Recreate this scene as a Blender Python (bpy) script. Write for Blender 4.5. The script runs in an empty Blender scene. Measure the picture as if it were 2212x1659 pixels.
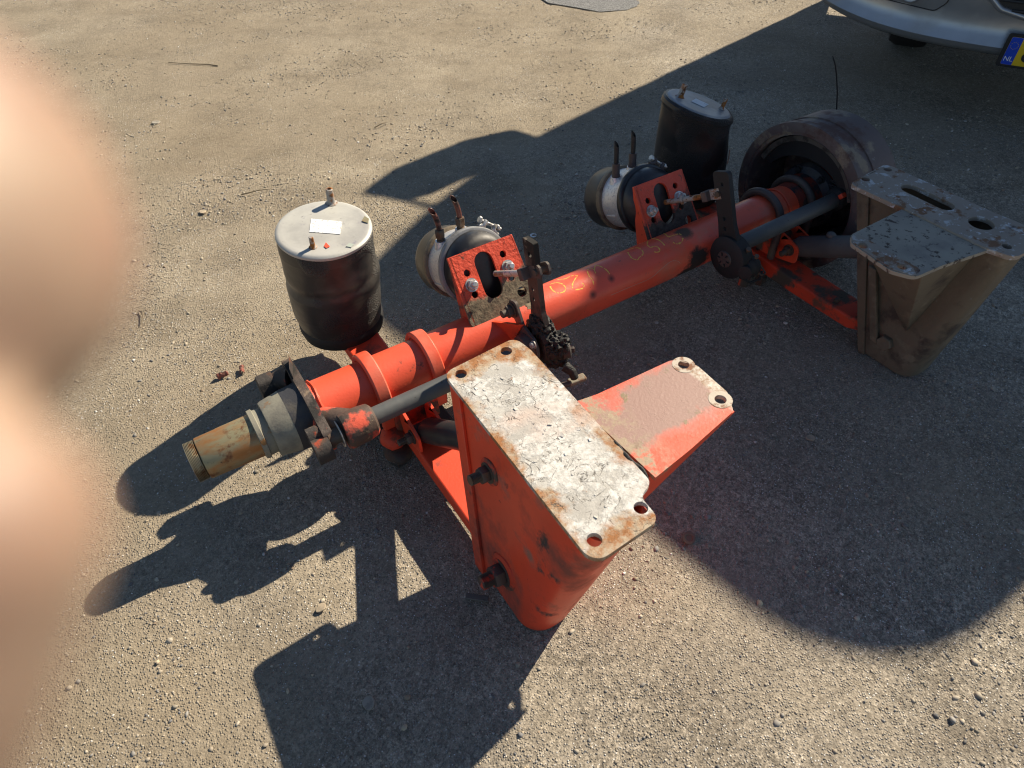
import bpy, bmesh, math, random
import numpy as np
from mathutils import Vector, Matrix, noise
from mathutils.geometry import tessellate_polygon
random.seed(7); rng = np.random.default_rng(7)
R = math.radians
sc = bpy.context.scene
COL = sc.collection

# ------------------------------------------------------------------ camera, sky, sun, exposure
PITCH, ROLL, CAM_H = R(45.5), R(1.5), 1.45
r0 = Vector((1, 0, 0)); f0 = Vector((0, math.cos(PITCH), -math.sin(PITCH))); d0 = Vector((0, -math.sin(PITCH), -math.cos(PITCH)))
cam_r = r0 * math.cos(ROLL) + d0 * math.sin(ROLL)
cam_d = d0 * math.cos(ROLL) - r0 * math.sin(ROLL)
cd = bpy.data.cameras.new('camera'); cam = bpy.data.objects.new('camera', cd); COL.objects.link(cam)
cd.sensor_width = 36; cd.lens = 36 * 1475 / 2212; cd.clip_start = 0.004; cd.clip_end = 400
cam.matrix_world = Matrix((
    (cam_r.x, -cam_d.x, -f0.x, 0), (cam_r.y, -cam_d.y, -f0.y, 0), (cam_r.z, -cam_d.z, -f0.z, CAM_H), (0, 0, 0, 1)))
cd.dof.use_dof = True; cd.dof.focus_distance = 1.95; cd.dof.aperture_fstop = cd.lens / 3.4
sc.camera = cam
SUN_AZ, SUN_EL = 43.0, 38.5
sd = Vector((math.cos(R(SUN_AZ)) * math.cos(R(SUN_EL)), math.sin(R(SUN_AZ)) * math.cos(R(SUN_EL)), math.sin(R(SUN_EL))))
w = bpy.data.worlds.new('World'); sc.world = w; w.use_nodes = True
wn = w.node_tree.nodes; wl = w.node_tree.links
sky = wn.new('ShaderNodeTexSky'); sky.sky_type = 'NISHITA'; sky.sun_disc = False
sky.sun_elevation = R(SUN_EL); sky.sun_rotation = R(90 - SUN_AZ); sky.air_density = 1.0; sky.dust_density = 0.2; sky.altitude = 800
bg = wn['Background']; bg.inputs['Strength'].default_value = 0.058
wl.new(sky.outputs[0], bg.inputs['Color'])
ld = bpy.data.lights.new('sun', 'SUN'); ld.energy = 5.0; ld.angle = R(0.53); ld.color = (1.0, 0.88, 0.70)
sun = bpy.data.objects.new('sun', ld); COL.objects.link(sun); sun.rotation_euler = sd.to_track_quat('Z', 'Y').to_euler()
sc.render.filter_size = 1.15; sc.cycles.filter_width = 1.15
sc.view_settings.view_transform = 'Standard'; sc.view_settings.look = 'None'
sc.view_settings.exposure = 0.76; sc.view_settings.gamma = 1.0; sc.view_settings.use_curve_mapping = False

# ------------------------------------------------------------------ node helpers
class NB:
    def __init__(s, name):
        s.m = bpy.data.materials.new(name); s.m.use_nodes = True; s.t = s.m.node_tree
        s.t.nodes.clear(); s.out = s.n('ShaderNodeOutputMaterial'); s.b = s.n('ShaderNodeBsdfPrincipled')
        s.t.links.new(s.b.outputs[0], s.out.inputs[0]); s.tc = s.n('ShaderNodeTexCoord'); s.co = s.tc.outputs['Object']
    def n(s, k, **kw):
        x = s.t.nodes.new(k)
        for a, v in kw.items(): setattr(x, a, v)
        return x
    def L(s, a, b): s.t.links.new(a, b)
    def setin(s, sock, v):
        if hasattr(v, 'is_linked'): s.L(v, sock)
        else: sock.default_value = v
    def noise(s, scale, detail=5, rough=0.55, co=None, dist=0.0):
        x = s.n('ShaderNodeTexNoise'); s.L(co or s.co, x.inputs['Vector'])
        x.inputs['Scale'].default_value = scale; x.inputs['Detail'].default_value = detail
        x.inputs['Roughness'].default_value = rough; x.inputs['Distortion'].default_value = dist
        return x.outputs['Fac']
    def vor(s, scale, feature='F1', co=None, out='Distance', rnd=1.0):
        x = s.n('ShaderNodeTexVoronoi', feature=feature); s.L(co or s.co, x.inputs['Vector'])
        x.inputs['Scale'].default_value = scale; x.inputs['Randomness'].default_value = rnd
        return x.outputs[out]
    def map(s, v, lo, hi, a=0.0, b=1.0):
        x = s.n('ShaderNodeMapRange'); x.clamp = True; s.L(v, x.inputs[0])
        for i, q in zip((1, 2, 3, 4), (lo, hi, a, b)): x.inputs[i].default_value = q
        return x.outputs[0]
    def math(s, op, a, b=0.0):
        x = s.n('ShaderNodeMath', operation=op); s.setin(x.inputs[0], a); s.setin(x.inputs[1], b); return x.outputs[0]
    def mix(s, f, a, b):
        x = s.n('ShaderNodeMix', data_type='RGBA'); s.setin(x.inputs[0], f)
        s.setin(x.inputs[6], a if hasattr(a, 'is_linked') else (*a, 1)); s.setin(x.inputs[7], b if hasattr(b, 'is_linked') else (*b, 1))
        return x.outputs[2]
    def fmix(s, f, a, b):
        x = s.n('ShaderNodeMix', data_type='FLOAT'); s.setin(x.inputs[0], f); s.setin(x.inputs[2], a); s.setin(x.inputs[3], b); return x.outputs[0]
    def xyz(s, co=None):
        x = s.n('ShaderNodeSeparateXYZ'); s.L(co or s.co, x.inputs[0]); return x.outputs
    def bump(s, h, strength=0.3, dist=0.002, prev=None):
        x = s.n('ShaderNodeBump'); s.L(h, x.inputs['Height']); x.inputs['Strength'].default_value = strength
        x.inputs['Distance'].default_value = dist
        if prev is not None: s.L(prev, x.inputs['Normal'])
        return x.outputs[0]
    def done(s, col=None, rough=None, metal=None, normal=None, spec=None):
        if col is not None: s.setin(s.b.inputs['Base Color'], col if hasattr(col, 'is_linked') else (*col, 1))
        if rough is not None: s.setin(s.b.inputs['Roughness'], rough)
        if metal is not None: s.setin(s.b.inputs['Metallic'], metal)
        if spec is not None: s.b.inputs['Specular IOR Level'].default_value = spec
        if normal is not None: s.L(normal, s.b.inputs['Normal'])
        return s.m

def weathered(name, base, layers, rough=0.5, metal=0.0, bumps=((60, .3, .002),), spec=0.5, rough2=0.85):
    """base colour with noise-masked layers: (colour, scale, lo, hi[, detail])."""
    b = NB(name); col = None; cover = None
    v = b.noise(7, 4); col = b.mix(b.map(v, .3, .7), tuple(c * .88 for c in base), tuple(min(1, c * 1.1) for c in base))
    for i, l in enumerate(layers):
        mp = b.n('ShaderNodeMapping'); b.L(b.co, mp.inputs[0]); mp.inputs['Location'].default_value = (3.1 * i + 1.3, 2.7 * i, 1.9 * i)
        n = b.noise(l[1], l[4] if len(l) > 4 else 8, .62, co=mp.outputs[0])
        f = b.map(n, l[2], l[3]); col = b.mix(f, col, l[0]); cover = f if cover is None else b.math('MAXIMUM', cover, f)
    nm = None
    for sc_, st, di in bumps: nm = b.bump(b.noise(sc_, 6, .6), st, di, nm)
    if cover is not None:
        nm = b.bump(cover, .25, -.0008, nm); rg = b.fmix(cover, rough, rough2)
    else: rg = rough
    return b.done(col, rg, metal, nm, spec)

ORANGE = (0.74, 0.080, 0.032)
DUST = (0.23, 0.18, 0.125)
GREASE = (0.022, 0.020, 0.018)
RUST = (0.16, 0.065, 0.028)
M = {}
M['orange'] = weathered('orange_paint', ORANGE, [(DUST, 9, .66, .74), ((.30, .03, .012), 35, .62, .72), (GREASE, 45, .70, .735), ((.42, .20, .13), 3.2, .60, .9, 3)],
                        rough=.42, bumps=((170, .28, .0016), (40, .25, .002)))
M['orange_clean'] = weathered('bright_orange_paint', (.74, .096, .044), [((.55, .19, .12), 3.5, .52, .74, 5), ((.10, .03, .02), 60, .70, .76), ((.50, .08, .04), 8, .6, .8)],
                        rough=.38, bumps=((150, .22, .0014), (30, .18, .002)))
def mk_beam():
    b = NB('beam_orange_paint'); col = b.mix(b.map(b.noise(7, 4), .3, .7), (.68, .088, .040), (.76, .106, .052))
    col = b.mix(b.map(b.noise(60, 7, .7), .69, .74), col, (.10, .03, .02)); col = b.mix(b.map(b.noise(8, 5), .62, .8), col, (.50, .08, .04))
    col = b.mix(b.map(b.noise(16, 8, .7), .63, .68), col, (.24, .06, .035)); col = b.mix(b.map(b.noise(4.5, 8, .65), .55, .72), col, (.52, .17, .10)); col = b.mix(b.map(b.noise(110, 5, .7), .66, .70), col, (.06, .035, .03))
    col = b.mix(b.map(b.noise(30, 8, .75), .70, .73), col, (.34, .26, .18))
    nz = b.math('MULTIPLY', b.math('SUBTRACT', b.noise(22, 8, .7), .5), .11)
    cover = None
    for c, r_, tint in (((1.505, -.060, .225), .036, (.028, .022, .019)), ((1.49, .0, .292), .022, (.10, .06, .04)), ((1.47, -.045, .175), .04, (.03, .024, .02)), ((1.105, -.060, .262), .006, (.02, .018, .018)), ((1.18, -.046, .278), .005, (.03, .025, .025)), ((1.90, -.03, .26), .0, (.1, .03, .02))):
        vd = b.n('ShaderNodeVectorMath', operation='DISTANCE'); b.L(b.co, vd.inputs[0]); vd.inputs[1].default_value = c
        k = b.map(b.math('SUBTRACT', vd.outputs['Value'], b.math('ADD', b.math('MULTIPLY', nz, min(1, r_ * 18)), r_)), -.004, .010, 1, 0) if r_ > 0 else None
        if k is None: continue
        col = b.mix(k, col, tint); cover = k if cover is None else b.math('MAXIMUM', cover, k)
    nm = b.bump(b.noise(150, 6), .25, .0015); nm = b.bump(b.noise(30, 5), .2, .002, nm)
    return b.done(col, b.fmix(cover, .36, .75), 0, nm)
M['beam'] = mk_beam()
M['orange_dirty'] = weathered('dirty_orange_paint', (0.60, 0.052, 0.018), [((.16, .06, .035), 12, .52, .60), ((.075, .06, .045), 10, .50, .58), (GREASE, 60, .66, .70)],
                        rough=.6, bumps=((120, .4, .002),))
M['rust_black'] = weathered('rusty_black_steel', (.040, .034, .030), [((.12, .055, .03), 16, .5, .66), ((.32, .05, .02), 22, .64, .70), ((.16, .13, .10), 30, .62, .7)],
                        rough=.75, bumps=((140, .5, .003), (30, .4, .004)))
M['grease'] = weathered('caked_black_grease', (.012, .011, .010), [((.05, .045, .04), 25, .58, .72)], rough=.62, bumps=((90, .8, .006), (25, .6, .008)))
M['dark_steel'] = weathered('dark_bolt_steel', (.10, .085, .07), [((.16, .09, .05), 40, .5, .65)], rough=.6, metal=.4, bumps=((200, .4, .001),))
M['tube'] = weathered('dark_grey_tube_paint', (.085, .090, .090), [((.17, .165, .15), 6, .48, .8, 4), ((.04, .035, .03), 60, .66, .7)], rough=.5, bumps=((220, .2, .001),))
M['shock'] = weathered('black_painted_tube', (.028, .027, .028), [((.10, .085, .065), 7, .5, .75), ((.05, .02, .015), 20, .6, .7)], rough=.42, bumps=((150, .2, .001),))
M['zinc'] = weathered('bare_zinc_steel', (.62, .61, .58), [((.35, .33, .30), 60, .5, .6)], rough=.38, metal=.75, bumps=((200, .2, .001),))
M['cast'] = weathered('cast_aluminium', (.72, .72, .73), [((.50, .49, .50), 130, .52, .70), ((.26, .17, .11), 14, .68, .78)], rough=.36, metal=.55, bumps=((320, .6, .0012),))
M['chamber_black'] = weathered('black_chamber_paint', (.018, .019, .022), [((.11, .095, .075), 8, .50, .85, 4)], rough=.34, bumps=((300, .1, .0006),))
M['brown_band'] = weathered('brown_stained_band', (.20, .155, .10), [((.07, .05, .035), 20, .5, .65)], rough=.6, bumps=((150, .4, .001),))
M['drum'] = weathered('rusty_brake_drum_iron', (.125, .098, .092), [((.26, .215, .16), 7, .55, .6), ((.10, .055, .045), 12, .5, .62), ((.26, .26, .28), 26, .68, .74)],
                      rough=.6, bumps=((60, .5, .004), (9, .4, .004)))
M['lining'] = weathered('worn_brake_lining', (.10, .09, .075), [((.04, .035, .03), 30, .5, .6)], rough=.85, bumps=((90, .5, .002),))
M['ubolt'] = weathered('brown_ubolt_steel', (.085, .065, .060), [((.14, .12, .09), 10, .5, .7)], rough=.48, metal=.2, bumps=((160, .3, .001),))
M['copper'] = weathered('red_brown_hose', (.16, .055, .040), [((.02, .016, .014), 22, .5, .6)], rough=.45, bumps=((200, .2, .001),))
M['hose_black'] = weathered('black_air_hose', (.012, .012, .013), [], rough=.5, bumps=())
M['rubberdark'] = weathered('black_rubber', (.015, .015, .016), [], rough=.7, bumps=((200, .3, .001),))

def mk_bellows(name, base, dust):
    b = NB(name); z = b.xyz()[2]
    col = b.mix(b.map(b.noise(6, 5), .45, .72), base, dust)
    col = b.mix(b.map(b.noise(3, 4), .62, .75), col, (.055, .030, .026))
    fab = b.n('ShaderNodeTexVoronoi'); mp = b.n('ShaderNodeMapping'); b.L(b.co, mp.inputs[0]); mp.inputs['Scale'].default_value = (1, 1, 1.6)
    b.L(mp.outputs[0], fab.inputs['Vector']); fab.inputs['Scale'].default_value = 210
    mask = b.map(b.noise(4.5, 2), .44, .50)
    h = b.math('MULTIPLY', fab.outputs['Distance'], mask)
    nm = b.bump(h, 1.0, .005); nm = b.bump(b.noise(18, 5), .35, .004, nm)
    return b.done(col, b.fmix(mask, .42, .62), 0, nm, .5)
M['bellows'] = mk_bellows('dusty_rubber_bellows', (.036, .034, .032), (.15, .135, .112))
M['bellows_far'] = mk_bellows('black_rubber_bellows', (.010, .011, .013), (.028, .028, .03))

def mk_topplate(name, base, dark):
    b = NB(name)
    col = b.mix(b.map(b.noise(9, 6), .40, .62), base, dark)
    col = b.mix(b.map(b.noise(70, 6, .7), .62, .70), col, (.28, .27, .25))
    col = b.mix(b.map(b.noise(22, 8, .7), .61, .68), col, (.30, .285, .30)); col = b.mix(b.map(b.noise(40, 8, .7), .70, .72), col, (.12, .11, .11)); col = b.mix(b.map(b.noise(5, 6, .6), .50, .64), col, (.46, .45, .42))
    nm = b.bump(b.noise(120, 5), .25, .001); nm = b.bump(b.noise(14, 3), .2, .003, nm)
    return b.done(col, .5, .10, nm)
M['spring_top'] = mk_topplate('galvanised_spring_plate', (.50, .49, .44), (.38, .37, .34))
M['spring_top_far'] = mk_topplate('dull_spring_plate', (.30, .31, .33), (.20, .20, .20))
M['sticker'] = weathered('white_sticker', (.85, .85, .84), [((.45, .45, .44), 150, .56, .60), ((.25, .25, .25), 40, .68, .7)], rough=.6, bumps=())
M['stud_rust'] = weathered('rusted_stud', (.36, .34, .31), [((.30, .12, .03), 30, .48, .56), ((.12, .05, .02), 50, .56, .62)], rough=.6, metal=.3, bumps=((300, .5, .001),))

def mk_spindle():
    b = NB('rusty_bearing_seat')
    mp = b.n('ShaderNodeMapping'); b.L(b.co, mp.inputs[0]); mp.inputs['Scale'].default_value = (1, 2.2, 2.2)
    col = b.mix(b.map(b.noise(9, 7, .6, mp.outputs[0]), .42, .58), (.36, .16, .05), (.30, .27, .16))
    col = b.mix(b.map(b.noise(26, 8, .7), .55, .66), col, (.16, .06, .025))
    col = b.mix(b.map(b.noise(5, 6, .6, mp.outputs[0]), .58, .66), col, (.42, .36, .20))
    col = b.mix(b.map(b.noise(14, 8, .7, mp.outputs[0]), .64, .68), col, (.05, .04, .03))
    nm = b.bump(b.noise(90, 6), .3, .001)
    return b.done(col, .48, .35, nm)
M['seat'] = mk_spindle()
M['thread'] = weathered('greased_thread', (.36, .32, .22), [((.18, .10, .05), 30, .5, .62)], rough=.34, metal=.8, bumps=())
M['hubcone'] = weathered('dusty_grey_hub_seat', (.26, .245, .19), [((.30, .15, .05), 22, .62, .68), ((.15, .14, .12), 14, .52, .7)], rough=.7, metal=.0, bumps=((180, .4, .0015),))
M['hubdark'] = weathered('oily_black_hub_end', (.035, .036, .042), [((.09, .08, .065), 14, .52, .7), ((.12, .05, .02), 20, .66, .7)], rough=.62, bumps=((150, .5, .002),))

def mk_flaky():
    b = NB('flaking_white_plate')
    x, y, z = b.xyz()
    w0 = b.noise(9, 6, .65)
    grey = b.mix(b.map(b.noise(13, 9, .7), .42, .6), (.40, .38, .345), (.52, .50, .455))
    flake = b.map(b.noise(16, 10, .72), .45, .52)
    fine = b.map(b.noise(95, 8, .75), .40, .60)
    wh = b.mix(fine, (.46, .445, .41), (.69, .675, .635))
    col = b.mix(flake, grey, wh)
    # rust where the plate is bare near its edges
    dx = b.math('ABSOLUTE', b.math('SUBTRACT', x, .606)); dy = b.math('ABSOLUTE', b.math('SUBTRACT', y, -.552))
    e = b.math('MAXIMUM', b.math('SUBTRACT', dx, .080), b.math('SUBTRACT', dy, .215))
    e2 = b.math('ADD', e, b.math('MULTIPLY', b.math('SUBTRACT', w0, .5), .26))
    rustc = b.mix(b.map(b.noise(40, 8, .7), .42, .6), (.33, .15, .06), (.44, .36, .26))
    col = b.mix(b.map(e2, -.004, .022), col, rustc)
    col = b.mix(b.map(b.noise(30, 9, .75), .66, .70), col, (.27, .12, .05))
    col = b.mix(b.map(b.noise(5, 4, .5), .60, .72), col, b.mix(.5, (.55, .40, .34), (.6, .5, .42)))
    def contour(sc_, w_, off):
        mp = b.n('ShaderNodeMapping'); b.L(b.co, mp.inputs[0]); mp.inputs['Location'].default_value = off
        return b.map(b.math('ABSOLUTE', b.math('SUBTRACT', b.noise(sc_, 4, .5, mp.outputs[0], 1.2), .5)), 0, w_, 1, 0)
    line = b.math('MAXIMUM', b.math('MULTIPLY', contour(9, .005, (3, 1, 0)), b.map(b.noise(8, 3), .52, .56)), b.math('MULTIPLY', contour(24, .012, (7, 2, 5)), b.map(b.noise(12, 3), .50, .54)))
    cm = line
    col = b.mix(cm, col, (.10, .085, .07))
    h = b.math('ADD', b.math('MULTIPLY', flake, .5), b.math('MULTIPLY', b.noise(60, 10, .75), 1.0))
    h = b.math('SUBTRACT', h, b.math('MULTIPLY', cm, .9))
    nm = b.bump(h, .6, .003)
    return b.done(col, .85, 0, nm, .3)
M['flaky'] = mk_flaky()

def mk_wing():
    b = NB('faded_orange_wing'); x, y, z = b.xyz()
    nz = b.noise(10, 6, .6)
    j = b.math('MULTIPLY', b.math('SUBTRACT', nz, .5), .16)
    # the paint has faded to a dusty mauve inside the borders
    dx = b.math('SUBTRACT', b.math('ABSOLUTE', b.math('SUBTRACT', x, .80)), .150)
    dy = b.math('SUBTRACT', b.math('ABSOLUTE', b.math('SUBTRACT', y, -.606)), .076)
    e = b.math('ADD', b.math('MAXIMUM', dx, dy), j)
    fade = b.map(e, -.020, .014, 1, 0)
    col = b.mix(b.math('MULTIPLY', fade, .92), (.72, .085, .035), (.265, .185, .15))
    moss = b.map(b.noise(34, 9, .72), .56, .60); band = b.math('MULTIPLY', b.map(b.math('ABSOLUTE', b.math('ADD', e, .012)), 0, .028, 1, 0), b.map(b.noise(5, 2), .40, .5))
    col = b.mix(b.math('MULTIPLY', moss, band), col, (.20, .155, .075))
    root = b.math('ADD', b.map(x, .70, .80, 1, 0), b.math('MULTIPLY', b.math('SUBTRACT', nz, .5), 1.2))
    col = b.mix(b.math('MULTIPLY', b.map(root, .3, .75), b.map(b.noise(48, 8, .7), .46, .56)), col, (.34, .25, .16))
    tip = b.math('ADD', b.map(x, .915, .955), b.math('MULTIPLY', b.math('SUBTRACT', nz, .5), .9))
    col = b.mix(b.map(tip, .42, .62), col, b.mix(b.map(b.noise(60, 8, .7), .4, .6), (.26, .15, .08), (.58, .53, .46)))
    nm = b.bump(b.noise(150, 7, .6), .35, .002); nm = b.bump(moss, .3, .001, nm)
    return b.done(col, .55, 0, nm)
M['wing'] = mk_wing()
M['rusty_plate'] = weathered('rusty_plate_with_paint_remains', (.30, .25, .20), [((.50, .50, .49), 26, .56, .63), ((.20, .10, .05), 18, .54, .6), ((.55, .55, .55), 60, .60, .66), ((.06, .04, .035), 10, .62, .7)],
                        rough=.7, bumps=((70, .7, .003), (20, .3, .003)))
M['rusty_wing'] = weathered('speckled_grey_wing', (.31, .28, .225), [((.07, .05, .04), 55, .55, .62), ((.20, .18, .16), 8, .5, .7)], rough=.75, bumps=((110, .4, .0015),))
M['rusty_body'] = weathered('brown_weathered_steel', (.145, .115, .078), [((.06, .045, .036), 10, .52, .66), ((.20, .165, .115), 16, .56, .66), ((.17, .15, .13), 60, .66, .72)],
                        rough=.78, bumps=((90, .6, .003), (12, .3, .005)))
M['orange_wall'] = weathered('orange_bracket_paint', (.76, .078, .030), [((.22, .06, .04), 4.5, .52, .66, 7), ((.30, .13, .09), 11, .58, .72), ((.055, .04, .035), 9, .62, .68), (GREASE, 50, .68, .72)],
                        rough=.40, bumps=((140, .12, .001), (20, .15, .002)))
M['orange_bracket'] = weathered('rough_orange_bracket_paint', (.74, .068, .022), [((.12, .085, .055), 8, .60, .68), (GREASE, 26, .66, .72)],
                        rough=.45, bumps=((95, .8, .004),))
M['arm'] = weathered('orange_arm_paint', (.72, .065, .022), [((.30, .24, .17), 6, .60, .66), ((.11, .05, .035), 9, .56, .66), (GREASE, 55, .68, .72)], rough=.55, bumps=((140, .3, .0015),))
def mk_bracket(name, zlo, zhi, dirt, xd):
    b = NB(name); x, y, z = b.xyz(); n1 = b.noise(14, 8, .68)
    col = b.mix(b.map(b.noise(9, 5), .35, .65), (.62, .068, .026), (.74, .085, .036))
    col = b.mix(b.map(b.noise(26, 8, .7), .60, .66), col, (.16, .06, .035)); col = b.mix(b.map(b.noise(60, 6, .7), .66, .70), col, GREASE)
    k = b.math('ADD', z, b.math('MULTIPLY', b.math('SUBTRACT', n1, .5), .11)); k = b.math('SUBTRACT', k, b.math('MULTIPLY', b.map(x, xd, xd + .07), .030))
    m_ = b.map(k, zlo, zhi, 1, 0); col = b.mix(m_, col, b.mix(b.map(b.noise(55, 7, .7), .42, .6), dirt, tuple(c * .45 for c in dirt)))
    nm = b.bump(b.noise(95, 7), .7, .004); nm = b.bump(b.noise(60, 6), b.math('MULTIPLY', m_, .8) if False else .3, .003, nm)
    return b.done(col, b.fmix(m_, .45, .92), 0, nm)
M['bracket_near'] = mk_bracket('soiled_orange_bracket', .332, .348, (.20, .155, .10), .84)
M['bracket_far'] = mk_bracket('grimy_orange_bracket', .300, .315, (.07, .055, .045), 1.50)
M['chalk'] = weathered('yellow_chalk', (.80, .50, .10), [], rough=.9, bumps=())
M['scratch'] = weathered('pale_scratch', (.50, .30, .22), [], rough=.8, bumps=())

# ------------------------------------------------------------------ mesh helpers
def link(name, me, mat, parent=None, smooth=True, bevel=0.0, seg=2):
    o = bpy.data.objects.new(name, me); COL.objects.link(o)
    if mat is not None: me.materials.append(mat)
    if parent is not None: o.parent = parent
    if smooth:
        me.polygons.foreach_set('use_smooth', [True] * len(me.polygons)); me.set_sharp_from_angle(angle=R(38))
    if bevel > 0:
        b = o.modifiers.new('bevel', 'BEVEL'); b.width = bevel; b.segments = seg; b.limit_method = 'ANGLE'; b.angle_limit = R(35); b.harden_normals = False
    return o
def mesh(name, V, F):
    me = bpy.data.meshes.new(name); me.from_pydata([tuple(v) for v in V], [], F)
    bm = bmesh.new(); bm.from_mesh(me); bmesh.ops.remove_doubles(bm, verts=bm.verts, dist=1e-6)
    bmesh.ops.recalc_face_normals(bm, faces=bm.faces); bm.to_mesh(me); bm.free(); me.update(); return me
def frame(axis):
    a = Vector(axis).normalized(); t = Vector((0, 0, 1)) if abs(a.z) < .9 else Vector((0, 1, 0))
    u = t.cross(a).normalized(); v = a.cross(u); return a, u, v
class MB:
    def __init__(s): s.V = []; s.F = []
    def add(s, V, F):
        n = len(s.V); s.V += [Vector(v) for v in V]; s.F += [tuple(i + n for i in f) for f in F]; return s
    def rings(s, rings, caps=True, closed=True):
        n = len(rings[0]); k = len(s.V)
        for r_ in rings: s.V += [Vector(p) for p in r_]
        for i in range(len(rings) - 1):
            for j in range(n if closed else n - 1):
                a = k + i * n + j; b_ = k + i * n + (j + 1) % n
                s.F.append((a, b_, b_ + n, a + n))
        if caps: s.F.append(tuple(range(k, k + n))[::-1]); m = k + (len(rings) - 1) * n; s.F.append(tuple(range(m, m + n)))
        return s
    def lathe(s, o, axis, prof, n=48, wob=0.0, seed=0, caps=True):
        """prof: (distance along axis, radius)."""
        a, u, v = frame(axis); o = Vector(o); rs = []
        for d, r_ in prof:
            ring = []
            for i in range(n):
                t = 2 * math.pi * i / n; q = math.cos(t) * u + math.sin(t) * v
                rr = r_ * (1 + (wob * noise.noise(q * 1.7 + a * d * 14 + Vector((seed, 0, 0))) if wob else 0))
                ring.append(o + a * d + q * max(rr, 1e-5))
            rs.append(ring)
        return s.rings(rs, caps)
    def tube(s, pts, r_, n=12, r_end=None, caps=True):
        pts = [Vector(p) for p in pts]; rs = []; pu = None
        for i, p in enumerate(pts):
            d = (pts[min(i + 1, len(pts) - 1)] - pts[max(i - 1, 0)]).normalized()
            if pu is None: _, u, v = frame(d)
            else: u = (pu - d * pu.dot(d)).normalized(); v = d.cross(u)
            pu = u; rr = r_ if r_end is None else r_ + (r_end - r_) * i / (len(pts) - 1)
            if isinstance(r_, (list, tuple)): rr = r_[i]
            rs.append([p + rr * (math.cos(2 * math.pi * j / n) * u + math.sin(2 * math.pi * j / n) * v) for j in range(n)])
        return s.rings(rs, caps)
    def box(s, c, ex, ey, ez):
        c, ex, ey, ez = Vector(c), Vector(ex) / 2, Vector(ey) / 2, Vector(ez) / 2
        return s.rings([[c - ez - ex - ey, c - ez + ex - ey, c - ez + ex + ey, c - ez - ex + ey], [c + ez - ex - ey, c + ez + ex - ey, c + ez + ex + ey, c + ez - ex + ey]])
    def prism(s, outline, holes, o, u, v, nrm, th):
        """2D outline with holes -> plate from o, thickness th along nrm."""
        o, u, v, nrm = Vector(o), Vector(u), Vector(v), Vector(nrm)
        loops = [outline] + list(holes)
        tri = tessellate_polygon([[Vector((p[0], p[1], 0)) for p in l] for l in loops])
        flat = [p for l in loops for p in l]; N = len(flat); k = len(s.V)
        s.V += [o + u * p[0] + v * p[1] for p in flat] + [o + u * p[0] + v * p[1] + nrm * th for p in flat]
        for t in tri: s.F.append((k + t[0], k + t[1], k + t[2])); s.F.append((k + N + t[2], k + N + t[1], k + N + t[0]))
        st = 0
        for l in loops:
            m = len(l)
            for i in range(m):
                a = k + st + i; b_ = k + st + (i + 1) % m; s.F.append((a, b_, b_ + N, a + N))
            st += m
        return s
    def hexa(s, o, axis, r_, h):
        return s.lathe(o, axis, [(0, r_ * .93), (h * .12, r_), (h * .85, r_), (h, r_ * .88)], n=6)
    def blob(s, c, rx, ry, rz, sub=3, amp=.15, fr=20, seed=0):
        bm = bmesh.new(); bmesh.ops.create_icosphere(bm, subdivisions=sub, radius=1)
        V = []
        for v in bm.verts:
            k = 1 + amp * noise.noise(v.co * fr * .1 + Vector((seed, seed, 0))) + amp * .5 * noise.noise(v.co * fr * .3 + Vector((0, seed, 0)))
            V.append(Vector(c) + Vector((v.co.x * rx, v.co.y * ry, v.co.z * rz)) * k)
        F = [tuple(v.index for v in f.verts) for f in bm.faces]; bm.free(); return s.add(V, F)
    def build(s, name, mat, parent=None, smooth=True, bevel=0.0, seg=2):
        return link(name, mesh(name, s.V, s.F), mat, parent, smooth, bevel, seg)
def circle(cx, cy, r_, n=20, ry=None): return [(cx + r_ * math.cos(2 * math.pi * i / n), cy + (ry or r_) * math.sin(2 * math.pi * i / n)) for i in range(n)]
def slot(cx, cy, rx, half, n=10, vertical=True):
    p = []
    for i in range(n + 1): t = math.pi * i / n; p.append((rx * math.cos(t), half + rx * math.sin(t)))
    for i in range(n + 1): t = math.pi + math.pi * i / n; p.append((rx * math.cos(t), -half + rx * math.sin(t)))
    return [(cx + (a if vertical else b), cy + (b if vertical else -a)) for a, b in p]
def rounded(pts, rad, n=6):
    """round the corners of a closed 2D polygon; rad is a number or one per corner."""
    out = []; N = len(pts)
    for i in range(N):
        r_ = rad[i] if isinstance(rad, (list, tuple)) else rad
        p0, p, p1 = Vector(pts[i - 1]), Vector(pts[i]), Vector(pts[(i + 1) % N])
        if r_ <= 0: out.append(tuple(p)); continue
        a = (p0 - p).normalized(); b = (p1 - p).normalized(); ang = math.acos(max(-1, min(1, a.dot(b))))
        d = min(r_ / math.tan(ang / 2), .49 * (p0 - p).length, .49 * (p1 - p).length)
        s_, e_ = p + a * d, p + b * d
        for k in range(n + 1): t = k / n; out.append(tuple((1 - t) ** 2 * s_ + 2 * t * (1 - t) * p + t * t * e_))
    return out
def tag(o, label=None, cat=None, group=None, kind=None):
    if label: o['label'] = label
    if cat: o['category'] = cat
    if group: o['group'] = group
    if kind: o['kind'] = kind
    return o
def empty(name, loc, rz=0.0, parent=None):
    o = bpy.data.objects.new(name, None); COL.objects.link(o); o.location = loc; o.rotation_euler = (0, 0, rz)
    o.empty_display_size = .1
    if parent: o.parent = parent
    return o
X, Y, Z = Vector((1, 0, 0)), Vector((0, 1, 0)), Vector((0, 0, 1))

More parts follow.
